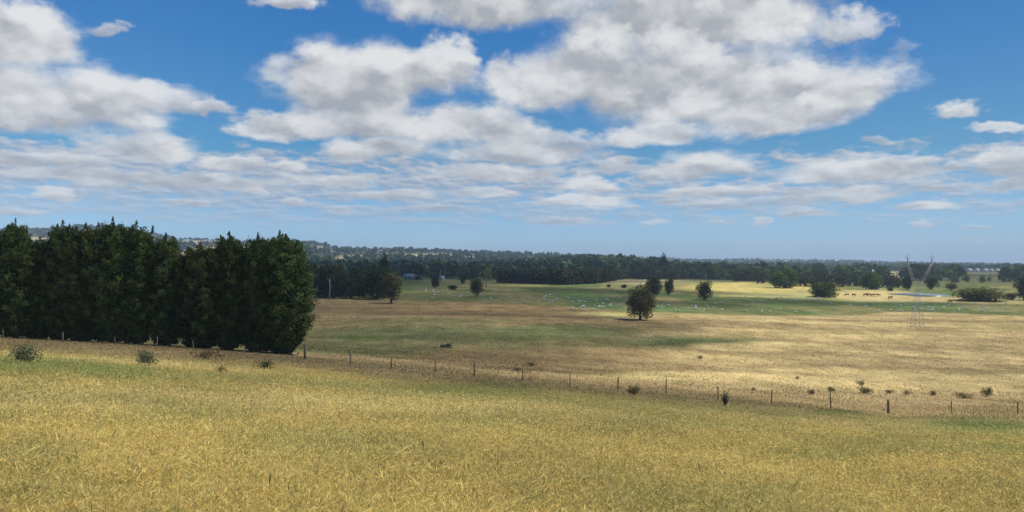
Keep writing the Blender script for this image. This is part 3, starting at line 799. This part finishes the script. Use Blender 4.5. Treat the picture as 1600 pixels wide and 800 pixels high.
# the trimmed belt of dark conifers along the pasture
for i in range(60):
    t = i / 59
    px = 782 + t * 200
    base = np.interp(px, [780, 880, 930, 985], [442, 445, 443, 434])
    x, y, z = ground_at(px, base)
    h = (base - np.interp(px, [780, 985], [421, 418])) * y / F_PX * wr.uniform(.94, 1.05)
    wood_tree('belt_conifer', wr.choice(FARD), x, y, h, h * .5 + 1.2, 'dark conifer in the close-planted belt along the back of the sheep pasture', 'conifers of the dark belt', wr.uniform(0, 6))
wood(22, (630, 790), (640, 760), (9, 15), FAR, 'wood_tree', 'tree at the back of the left pasture near the long grey shed', 'trees behind the left pasture')
for i in range(46):
    px = 992 + i * 9.2 + wr.uniform(-4, 4)
    x, y, z = ground_at(px, np.interp(px, [985, 1040, 1110, 1180, 1250, 1320, 1410], [436, 437, 436, 442, 449, 449, 450]) - wr.uniform(0, 2.5))
    h = wr.uniform(14, 27) * y / F_PX
    wood_tree('wood_tree', wr.choice(FAR + FARD + FARD + FARG), x, y, h, h * wr.uniform(.45, .75), 'tree in the wood edge bordering the golden rise', 'trees along the golden rise', wr.uniform(0, 6))
wood(46, (1040, 1440), (740, 1000), (6, 13), FAR + FARD + FARG, 'wood_tree', 'tree in the row behind the pond and the cattle', 'trees behind the pond',
     lambda px, d: 0 if abs(px - 1293) < 9 or abs(px - 1366) < 9 or 1382 < px < 1414 else 1)
wood(22, (1440, 1625), (700, 800), (3.5, 6.5), FAR + FARG, 'wood_tree', 'low tree in the row behind the yellow-green thicket', 'trees behind the thicket')
wood(60, (860, 1050), (1000, 1400), (11, 17), FARD + FAR, 'wood_tree', 'tree on the low wooded hill behind the conifer belt', 'trees of the wooded hill')

def far_woods():
    """the woods from 750 m to the skyline, one dark mass of crowns"""
    rg = np.random.default_rng(90)
    N = 20000
    px = rg.uniform(-120, 1720, N); d = np.exp(rg.uniform(np.log(760), np.log(6200), N))
    x, y = (px - 800) / F_PX * d, d
    z = T(x, y); row = HOR - z / d * F_PX
    c = paint(px, row, x, y)
    open_ = c.mean(1) > .125
    dens = smooth(.36, .56, fbm(x / 240 + 3, y / 380, 3) + .10)
    keep = (rg.random(N) < np.where(open_, .03, np.where(d < 1350, .30 + .70 * dens, .50 + .50 * dens)))
    for hp, hw in ((1535, 38), (1293, 9), (1366, 11), (1472, 9), (1400, 15)):         # clearings in front of the far houses and the bare patch
        keep &= ~((np.abs(px - hp) < hw) & (d < 1540))
    px, d, x, y, z = (a[keep] for a in (px, d, x, y, z))
    n = len(x)
    h = rg.uniform(5, 12, n) * rg.choice([.8, 1, 1.35], n) * np.interp(d, [700, 3000, 6000], [1, 1.1, 1.0])
    w = h * rg.uniform(.35, .65, n)
    per = 34
    dirs = rg.normal(0, 1, (n, per, 3)); dirs[..., 2] = np.abs(dirs[..., 2]) * 1.0 - .15; dirs /= np.linalg.norm(dirs, axis=2, keepdims=True)
    rad = rg.uniform(.65, 1.1, (n, per, 1))
    P = np.stack([x, y, z + h * .42], -1)[:, None] + dirs * rad * np.stack([w, w, h * .56], -1)[:, None]
    tone = rg.uniform(.6, 1.35, (n, 1)) * rg.uniform(.75, 1.25, (n, per))
    hue = rg.random((n, 1)) < .12
    col = np.stack([tone * np.where(hue, 1.5, 1), tone * np.where(hue, 1.5, 1), tone], -1)
    size = np.repeat(h * .42, per)
    V, Cc = leaf_cards(P.reshape(-1, 3), dirs.reshape(-1, 3), size, .8, .45, col.reshape(-1, 3), rg)
    tag(link('woods', cards_mesh('woods', V, Cc, [M_WOOD])), 'dark woods covering the plain and far ridges up to the skyline', 'woods', kind='stuff')
far_woods()

# ---------------------------------------------------------------- shrubs on the slope and along the fence
def shrub_mesh(seed, h, w, n, size, mat, spiky=False, lobes_n=7):
    rg = np.random.default_rng(seed)
    if spiky:
        Vs, Cs = [], []
        for i in range(14):
            a = rg.uniform(0, 2 * np.pi); L = h * rg.uniform(.55, 1.05); tilt = rg.uniform(.1, .75)
            q = rg.random(n // 14) ** .8
            tipx, tipy = math.cos(a) * tilt * w, math.sin(a) * tilt * w
            P = np.stack([tipx * q, tipy * q, L * q], 1) + rg.normal(0, .05 * w, (len(q), 3)) * (1.3 - q)[:, None]
            P[:, 2] = np.maximum(P[:, 2], .02)
            t = rg.uniform(.7, 1.3) * rg.uniform(.7, 1.3, len(q))
            v, c = leaf_cards(P, np.tile([math.cos(a), math.sin(a), .6], (len(q), 1)), np.full(len(q), size), .4, .6, np.stack([t, t, t], 1), rg)
            Vs.append(v); Cs.append(c)
        V, Cc = np.concatenate(Vs), np.concatenate(Cs)
    else:
        lobes = [(np.array([rg.normal(0, w * .38), rg.normal(0, w * .38), h * rg.uniform(.3, .62)]), np.array([w * .5, w * .5, h * .38])) for _ in range(lobes_n)]
        V, Cc = crown_from_lobes(rg, lobes, n, size, .5, .25, under=.0)
    st = []
    for i in range(6):
        a = i * 1.1 + rg.uniform(0, .5)
        st.append(([(0, 0, -.1), (math.cos(a) * w * .2, math.sin(a) * w * .2, h * .35), (math.cos(a) * w * .45, math.sin(a) * w * .45, h * .7)], [.03, .022, .008], 5))
    return cards_mesh('shrub_foliage', V, Cc, [mat]), tubes_mesh('shrub_stems', st, [M_BARK])
S_GORSE = shrub_mesh(101, 1, 1, 900, .12, M_GORSE)
S_SPIKY = shrub_mesh(102, 1, 1, 900, .12, M_GREYSHRUB, True)
S_GREY = shrub_mesh(103, 1, 1, 1100, .11, M_GREYSHRUB)
S_REED = shrub_mesh(104, 1, 1, 1100, .10, M_GREYSHRUB, lobes_n=12)
S_GREEN = shrub_mesh(105, 1, 1, 800, .12, M_GREEN)
S_DRY = shrub_mesh(106, 1, 1, 500, .13, M_DRYWEED)
def shrub(px, base, top, half, me, label, cat='shrub', name='shrub', group=None, rz=0):
    x, y, z = ground_at(px, base)
    s = y / F_PX
    t = plant(name, label, cat, (x, y, z - .03), me[0], me[1], rz, group, 'foliage', 'stems')
    t.scale = (half * s, half * s, (base - top) * s * 1.12)
    return t
shrub(1133, 634, 612, 13, S_SPIKY, 'dark spiky shrub at the fence between the middle posts')
shrub(990, 617, 602, 10, S_GORSE, 'round dark shrub just beyond the fence, left of the spiky one')
shrub(228, 571, 543, 17, S_GREY, 'grey-green shrub in front of the left block of cypresses')
shrub(34, 566, 536, 30, S_REED, 'wide clump of grey-green reeds at the left edge below the windbreak', 'reeds', 'reed_clump')
shrub(415, 577, 561, 15, S_GREEN, 'low bright green shrub below the right block of cypresses')
shrub(320, 561, 543, 20, S_DRY, 'brown dry weeds under the gap in the windbreak', 'weeds', 'weed_clump')
shrub(345, 582, 568, 8, S_DRY, 'small brown weed clump below the gap in the windbreak', 'weeds', 'weed_clump')
shrub(1541, 619, 605, 10, S_GORSE, 'rounded dark shrub beyond the fence near the right photo edge')
shrub(1349, 614, 605, 13, S_GORSE, 'wide flat dark shrub, in the middle of the shrub row past the right fence', rz=1)
shrub(1343, 603, 594, 6, S_GORSE, 'small dark shrub set back behind the shrub row on the right', rz=2)
shrub(1298, 613, 604, 6, S_GORSE, 'dark shrub at the left end of the shrub row on the right', rz=3)
shrub(1268, 616, 606, 7, S_DRY, 'brownish shrub left of the shrub row on the right', rz=4)
shrub(1390, 615, 608, 7, S_GORSE, 'black flat shrub right of the wide flat one', rz=5)
shrub(1415, 616, 607, 7, S_DRY, 'brown shrub right of the black flat one', rz=6)
shrub(1456, 618, 610, 6, S_GORSE, 'little dark shrub between the brown shrub and the bramble patch', rz=.5)
shrub(1505, 622, 612, 16, S_DRY, 'wide brown bramble patch left of the rounded shrub by the right edge', rz=1.5)
shrub(1093, 561, 555, 4, S_GORSE, 'tiny dark shrub alone in the pale field', rz=2.5)
shrub(830, 572, 564, 11, S_DRY, 'brown weeds beyond the fence at the middle of the shaded field', 'weeds', 'weed_clump', rz=3.5)
shrub(808, 580, 572, 7, S_DRY, 'small brown weeds just beyond the fence below the larger patch', 'weeds', 'weed_clump', rz=.7)
shrub(1176, 610, 603, 4, S_DRY, 'little brown weed in the pale field right of the spiky shrub', 'weeds', 'weed_clump', rz=.2)
shrub(1245, 592, 586, 4, S_DRY, 'little brown weed high in the pale field above the shrub row', 'weeds', 'weed_clump', rz=.9)

# fallen trunk in the shaded hollow
def build_log():
    x, y, z = ground_at(697, 543)
    s = y / F_PX
    t = thing('fallen_tree', 'dark fallen trunk lying in the shaded hollow beyond the fence', 'fallen tree', (x, y, z))
    rg = np.random.default_rng(5)
    a = 9 * s
    link('trunk', tubes_mesh('log', [([(-a, 0, .25), (-a * .3, .1, .38), (a * .4, .1, .42), (a * .8, 0, .45)], [.22, .30, .34, .28], 9)], [M_POST]), t)
    link('root_plate', tubes_mesh('roots', [([(a * .72, 0, .35), (a * .78, 0, .5), (a * .84, 0, .62)], [.25, .62, .30], 9)] +
         [([(a * .78, 0, .5), (a * .8, math.cos(k) * .6, .55 + math.sin(k) * .6)], [.12, .04], 5) for k in (0.3, 1.2, 2.1, 3.0, 4.0)], [M_POST]), t)
    link('branch', tubes_mesh('limb', [([(-a * .2, .1, .4), (-a * .5, .4, .7), (-a * .7, .6, .75)], [.10, .07, .02], 6)], [M_POST]), t)
build_log()

# ---------------------------------------------------------------- the fence
def build_fence():
    posts = [(-60, 528, 1.1, 0), (6, 533, .9, 0), (99, 546, .95, 1), (180, 549, .8, 0), (246, 551, 1.1, 1), (303, 558, .9, 1), (382, 560, .85, 1), (477, 564, 1.5, 2), (548, 573, 1.45, 0), (612, 580, 1.1, 0),
             (680, 587, 1.25, 0), (741, 597, 1.3, 0), (816, 603, 1.05, 0), (890, 612, 1.1, 0), (965, 616, 1.15, 0), (1040, 622, 1.25, 0), (1122, 631, 1.1, 0), (1205, 637, 1.2, 0), (1297, 645, 1.35, 0), (1387, 651, 1.2, 2),
             (1485, 651, 1.15, 0), (1589, 650, 1.05, 0), (1690, 652, 1.15, 0)]
    pts = []
    for px, row, h, k in posts:
        d = float(np.interp(px, [-60, 250, 477, 548, 800, 1100, 1387, 1700], [74, 76, 77, 74, 70, 68, 66, 68]))
        pts.append((*ground_d(px, d), h, k))
    root = thing('fence', 'post and wire fence running the whole width below the windbreak and across the slope', 'fence', pts[10][:3])
    ox, oy, oz = pts[10][:3]
    rg = random.Random(8)
    for x, y, z, h, k in pts:
        r = .11 if k == 2 else rg.uniform(.040, .056)
        lx, ly = rg.uniform(-.06, .06), rg.uniform(-.06, .06)
        me = tubes_mesh('fence_post', [([(0, 0, -.3), (lx * .5, ly * .5, h * .6), (lx, ly, h - .03), (lx, ly, h)], [r * 1.05, r, r * .95, r * .7], 8)], [M_POSTPALE if k == 1 else M_POST])
        o = link('post', me, root, (x - ox, y - oy, z - oz))
        if k == 1: o['label'] = 'pale grey weathered post'
        if k == 2: o['label'] = 'thick dark strainer post'
    for zi, hh in enumerate((.30, .55, .80, 1.0)):
        path = []
        for (a, b) in zip(pts[:-1], pts[1:]):
            for t in (0, .5): path.append((a[0] + (b[0] - a[0]) * t - ox, a[1] + (b[1] - a[1]) * t - oy - .06, a[2] + (b[2] - a[2]) * t - oz + hh - .02 * (t == .5)))
        path.append((pts[-1][0] - ox, pts[-1][1] - oy - .06, pts[-1][2] - oz + hh))
        link('wire', tubes_mesh('fence_wire', [(path, [.002] * len(path), 4)], [M_WIRE]), root)
build_fence()

# ---------------------------------------------------------------- the pylon
def build_pylon():
    d = 215.0
    x, y, z = ground_d(1433, d)
    s = d / F_PX
    Zr = lambda row: (HOR - row) * s - z
    Xc = lambda px: (px - 1433) * s
    root = thing('transmission_tower', 'tall grey lattice pylon with two spread arms in the pale field on the right', 'pylon', (x, y, z))
    def lattice(p0, p1, w0, w1, n, r):
        p0, p1 = np.array(p0, float), np.array(p1, float)
        it = []
        cs = [(-1, -1), (1, -1), (1, 1), (-1, 1)]
        cor = lambda t, c: p0 + (p1 - p0) * t + np.array([c[0], c[1], 0]) * (w0 + (w1 - w0) * t) / 2
        for c in cs: it.append(([cor(0, c), cor(1, c)], [r, r * .8], 5))
        for i in range(n):
            t0, t1 = i / n, (i + 1) / n
            for a, b in zip(cs, cs[1:] + cs[:1]):
                it.append(([cor(t0, a), cor(t1, b)], [r * .55] * 2, 4)); it.append(([cor(t0, b), cor(t1, a)], [r * .55] * 2, 4)); it.append(([cor(t1, a), cor(t1, b)], [r * .5] * 2, 4))
        return it
    zw = Zr(456)
    link('lattice_body', tubes_mesh('tower_body', lattice((0, 0, -.2), (0, 0, zw), 15 * s, 6 * s, 8, .036), [M_STEEL]), root)
    for xt, zt in ((1418, Zr(410)), (1456, Zr(411))):
        link('arm', tubes_mesh('tower_arm', lattice((0, 0, zw), (Xc(xt), 0, zt), 5 * s, 2.6 * s, 6, .022), [M_STEEL]), root)
        pk = [([(Xc(xt), 0, zt - .2), (Xc(xt), 0, zt + 15 * s)], [.10, .04], 5), ([(Xc(xt) - .75, 0, zt + 10 * s), (Xc(xt), 0, zt + 3 * s), (Xc(xt) + .75, 0, zt + 10 * s)], [.05, .07, .05], 5),
              ([(Xc(xt) - .9, 0, zt), (Xc(xt) + .9, 0, zt)], [.06, .06], 5)]
        link('arm_peak', tubes_mesh('tower_peak', pk, [plain('dark_steel', (.12, .12, .12), (.18, .18, .18), 2.0, .6)]), root)
    for sx in (-1, 1):
        for sy in (-1, 1):
            link('footing', tubes_mesh('footing', [([(sx * 7.5 * s, sy * 7.5 * s, -.4), (sx * 7.5 * s, sy * 7.5 * s, .12)], [.22, .20], 8)], [M_CREAM]), root)
build_pylon()

# dead pale trunk and pale poles beyond the windbreak
def snag(px, base, top, label, r=.16, branches=3):
    x, y, z = ground_at(px, base); s = y / F_PX; h = (base - top) * s
    t = thing('dead_tree', label, 'dead tree', (x, y, z))
    link('trunk', tubes_mesh('snag_trunk', [([(0, 0, -.3), (.1, 0, h * .5), (.05, .05, h)], [r * 1.2, r, r * .4], 7)], [M_PALEBARK]), t)
    for i in range(branches):
        a = i * 2.1 + px; z0 = h * (.5 + .15 * i)
        link('branch', tubes_mesh('snag_branch', [([(.08, 0, z0), (.08 + math.cos(a) * h * .1, math.sin(a) * h * .1, z0 + h * .1), (.08 + math.cos(a) * h * .14, math.sin(a) * h * .14, z0 + h * .22)], [r * .4, r * .25, r * .08], 5)], [M_PALEBARK]), t)
snag(515, 468, 434, 'bare pale dead trunk just right of the windbreak', .22)
snag(688, 441, 420, 'bare pale trunk above the small dark tree in the left pasture', .3, 2)

# ---------------------------------------------------------------- buildings
def box_mesh(name, x0, x1, y0, y1, z0, z1, mat):
    V = [(x, y, z) for z in (z0, z1) for x, y in ((x0, y0), (x1, y0), (x1, y1), (x0, y1))]
    L = [3, 2, 1, 0, 4, 5, 6, 7] + [v for i in range(4) for v in (i, (i + 1) % 4, (i + 1) % 4 + 4, i + 4)]
    return mesh_np(name, V, L, [4] * 6, [mat])
def gable_mesh(name, x0, x1, y0, y1, z, rise, mat, eave=.4, th=.12):
    x0, x1, y0, y1 = x0 - eave, x1 + eave, y0 - eave, y1 + eave
    ym = (y0 + y1) / 2
    V = [(x0, y0, z), (x1, y0, z), (x1, ym, z + rise), (x0, ym, z + rise), (x1, y1, z), (x0, y1, z)]
    V += [(a, b, c - th) for a, b, c in V]
    F = [(0, 1, 2, 3), (3, 2, 4, 5), (9, 8, 7, 6), (11, 10, 8, 9), (0, 6, 7, 1), (5, 4, 10, 11), (0, 3, 9, 6), (3, 5, 11, 9), (1, 7, 8, 2), (2, 8, 10, 4)]
    return mesh_np(name, V, [i for f in F for i in f], [4] * len(F), [mat])
def building(name, px, base, wpx, hpx, label, cat, wall, roof, depth=8.0, d=None, rz=0.0, n_win=3, raise_=0.0):
    x, y, z = ground_at(px, base) if d is None else ground_d(px, d)
    s = y / F_PX; w, h = wpx * s, hpx * s
    t = thing(name, label, cat, (x, y, z + raise_), rz)
    link('wall', box_mesh('wall', -w / 2, w / 2, 0, depth, -1, h * .62, wall), t)
    link('roof', gable_mesh('roof', -w / 2, w / 2, 0, depth, h * .60, h * .42, roof), t)
    for i in range(n_win):
        cx = -w / 2 + w * (i + .5) / n_win; ww = w / n_win * .22
        if i == n_win // 2: link('door', box_mesh('door', cx - .5, cx + .5, -.06, .0, -.2, h * .5, M_GREYWALL), t)
        else: link('window', box_mesh('window', cx - ww, cx + ww, -.05, .0, h * .22, h * .46, M_WINDOW), t)
    return t
building('farm_shed', 646, 437, 30, 9, 'long grey iron-roofed shed at the back of the left pasture', 'shed', M_GREYWALL, M_ROOF, 12, n_win=5)
building('farm_cottage', 690, 437, 7, 6, 'small white cottage beside the pale trunk in the left pasture', 'cottage', M_CREAM, M_ROOF, 7)
HS = [(1516, 1500, 9, 'white house at the left end of the distant hamlet on the right', M_CREAM, M_ROOF), (1528, 1520, 8, 'cream house second from the left in the distant hamlet', M_CREAM, M_ROOF),
      (1541, 1480, 9, 'cream house in the middle of the distant hamlet, under a grey roof', M_CREAM, M_ROOF), (1550, 1500, 8, 'house with a reddish roof at the right of the distant hamlet', M_CREAM, M_REDROOF),
      (1560, 1520, 7, 'pale house at the right end of the distant hamlet', M_CREAM, M_ROOF), (1293, 1250, 6, 'small cream house peeping out of the trees above the wide green bush', M_CREAM, M_ROOF),
      (1364, 1500, 9, 'pale farmhouse on the plain left of the bare patch', M_CREAM, M_ROOF), (1472, 1400, 7, 'pale shed among the trees right of the pylon', M_CREAM, M_ROOF)]
for px, d, w, lab, wl, rf in HS:
    building('farmhouse', px, 0, w * .75, 4.6, lab, 'house', wl, rf, 9, d=d)

# ---------------------------------------------------------------- pond
def build_pond():
    m, g, out = new_mat('pond_water')
    p = g.n('ShaderNodeBsdfPrincipled'); p.inputs['Base Color'].default_value = (.20, .20, .19, 1); p.inputs['Roughness'].default_value = .3
    tc = g.n('ShaderNodeTexCoord'); b = g.n('ShaderNodeBump'); b.inputs['Strength'].default_value = .25
    g.put(b.inputs['Height'], g.noise(tc.outputs['Object'], 1.2, 3)); m.node_tree.links.new(b.outputs[0], p.inputs['Normal'])
    m.node_tree.links.new(p.outputs[0], out.inputs[0])
    a = ground_at(1466, 463); n = 40
    ang = np.linspace(0, 2 * np.pi, n, endpoint=False)
    x, y = a[0] + np.cos(ang) * 13 * (1 + .15 * np.sin(3 * ang)), a[1] + 18 + np.sin(ang) * 24 * (1 + .12 * np.sin(2 * ang + 1))
    zt = T(x, y).max() + .05
    V = np.concatenate([np.stack([x, y, np.full(n, zt)], 1), np.stack([x, y, np.full(n, zt - 1.2)], 1)])
    L = list(range(n)) + [v for i in range(n) for v in (i, i + n, (i + 1) % n + n, (i + 1) % n)]
    tag(link('pond_water', mesh_np('pond_water', V, L, [n] + [4] * n, [m])), 'grey farm pond below the yellow-green thicket', 'pond', kind='structure')
build_pond()

# ---------------------------------------------------------------- sheep and cattle
def animal_mesh(name, L, hgt, body, head_low, mat, leg, seed):
    """one continuous skinned body: trunk, neck, head, four jointed legs, tail"""
    import bmesh
    bm = bmesh.new()
    z = hgt - body
    J = {'hip': (-L * .38, 0, z + body * .05, body), 'mid': (-L * .05, 0, z - body * .05, body * 1.08), 'sho': (L * .28, 0, z, body * .95)}
    if head_low: J.update(neck=(L * .50, .02, z - hgt * .18, body * .55), poll=(L * .62, .03, z - hgt * .42, body * .42), nose=(L * .72, .03, z - hgt * .56, body * .24))
    else: J.update(neck=(L * .46, .0, z + hgt * .14, body * .52), poll=(L * .58, .0, z + hgt * .26, body * .42), nose=(L * .74, .0, z + hgt * .19, body * .26))
    J['tail'] = (-L * .50, 0, z + body * .2, body * .22); J['tailtip'] = (-L * .53, 0, z - hgt * .28, body * .10)
    E = [('hip', 'mid'), ('mid', 'sho'), ('sho', 'neck'), ('neck', 'poll'), ('poll', 'nose'), ('hip', 'tail'), ('tail', 'tailtip')]
    for sy, n in ((-1, 'a'), (1, 'b')):
        w = body * .55
        J['ear' + n] = (J['poll'][0] - .02, sy * body * .55, J['poll'][2] + body * .12, body * .12); E.append(('poll', 'ear' + n))
        J['th' + n] = (-L * .36, sy * w, z - body * .6, leg * 1.7); J['hk' + n] = (-L * .44, sy * w, hgt * .26, leg); J['hf' + n] = (-L * .41, sy * w, .02, leg * .9)
        J['el' + n] = (L * .27, sy * w, z - body * .6, leg * 1.5); J['kn' + n] = (L * .28, sy * w, hgt * .25, leg); J['ff' + n] = (L * .27, sy * w, .02, leg * .9)
        E += [('hip', 'th' + n), ('th' + n, 'hk' + n), ('hk' + n, 'hf' + n), ('sho', 'el' + n), ('el' + n, 'kn' + n), ('kn' + n, 'ff' + n)]
    names = list(J)
    me = bpy.data.meshes.new(name)
    me.from_pydata([J[k][:3] for k in names], [(names.index(a), names.index(b)) for a, b in E], [])
    o = bpy.data.objects.new(name + '_source', me); COL.objects.link(o)
    o.modifiers.new('s', 'SKIN'); sv = me.skin_vertices[0].data
    for i, k in enumerate(names): sv[i].radius = (J[k][3], J[k][3]); sv[i].use_root = (k == 'mid')
    o.modifiers.new('d', 'SUBSURF').levels = 1
    dg = bpy.context.evaluated_depsgraph_get()
    res = bpy.data.meshes.new_from_object(o.evaluated_get(dg))
    bpy.data.objects.remove(o)
    res.materials.clear(); res.materials.append(mat)
    for f in res.polygons: f.use_smooth = True
    return res
SHEEP = [animal_mesh('sheep_grazing', 1.15, .82, .25, True, M_WOOL, .05, 1), animal_mesh('sheep_standing', 1.15, .82, .26, False, M_WOOL, .05, 2)]
CATTLE = [animal_mesh('cattle_grazing', 2.1, 1.4, .34, True, M_HIDE, .09, 3), animal_mesh('cattle_standing', 2.1, 1.4, .34, False, M_HIDE, .09, 4)]
ar = random.Random(31)
def put_animal(name, me, px, row, sc, label, cat, group):
    x, y, z = ground_at(px, row)
    o = link(name, me, loc=(x, y, z)); o.rotation_euler = (0, 0, ar.choice((0, math.pi)) + ar.uniform(-.8, .8)); o.scale = (sc,) * 3
    return tag(o, label, cat, group)
FLOCKS = [  # px range, row range, count, label, group
    ((648, 790), (452, 469), 30, 'white sheep on the left part of the pasture around the grey-brown gum', 'sheep around the grey-brown gum'),
    ((790, 880), (458, 474), 18, 'white sheep below the dark conifer belt', 'sheep below the belt'),
    ((880, 985), (466, 485), 36, 'white sheep in the crowded band left of the large lone gum', 'sheep left of the lone gum'),
    ((1015, 1090), (478, 489), 10, 'white sheep just right of the large lone gum', 'sheep right of the lone gum'),
    ((1130, 1290), (464, 472), 22, 'white sheep in a row below the golden rise', 'sheep below the golden rise'),
    ((1080, 1340), (474, 490), 20, 'white sheep scattered over the green pasture at the middle right', 'sheep on the green pasture'),
    ((1345, 1480), (476, 488), 24, 'white sheep around the foot of the pylon', 'sheep around the pylon'),
    ((1480, 1605), (474, 488), 16, 'white sheep at the right end of the green pasture', 'sheep at the right end of the pasture')]
for (pr, rr_, n, lab, grp) in FLOCKS:
    for k in range(n):
        put_animal('sheep', SHEEP[k % 2], ar.uniform(*pr), ar.uniform(*rr_), ar.uniform(.72, .95), lab, 'sheep', grp)
for px, row, lab in ((1323, 463, 'leftmost brown cow, lying apart beside the wide green bush'), (1352, 463, 'brown cow at the left of the close group of four'), (1357, 462.5, 'brown cow overlapping the leftmost of the close group'),
                     (1364, 463.5, 'brown cow in the middle of the close group'), (1372, 463.5, 'brown cow at the right of the close group'), (1391, 467.5, 'lone brown cow nearest the pylon'),
                     (1334, 463, 'brown cow between the leftmost cow and the close group'), (1484, 473, 'brown cow standing below the pond bank')):
    put_animal('brown_cow', CATTLE[ar.randrange(2)], px, row, 1.05, lab, 'cow', 'brown cattle on the golden paddock')
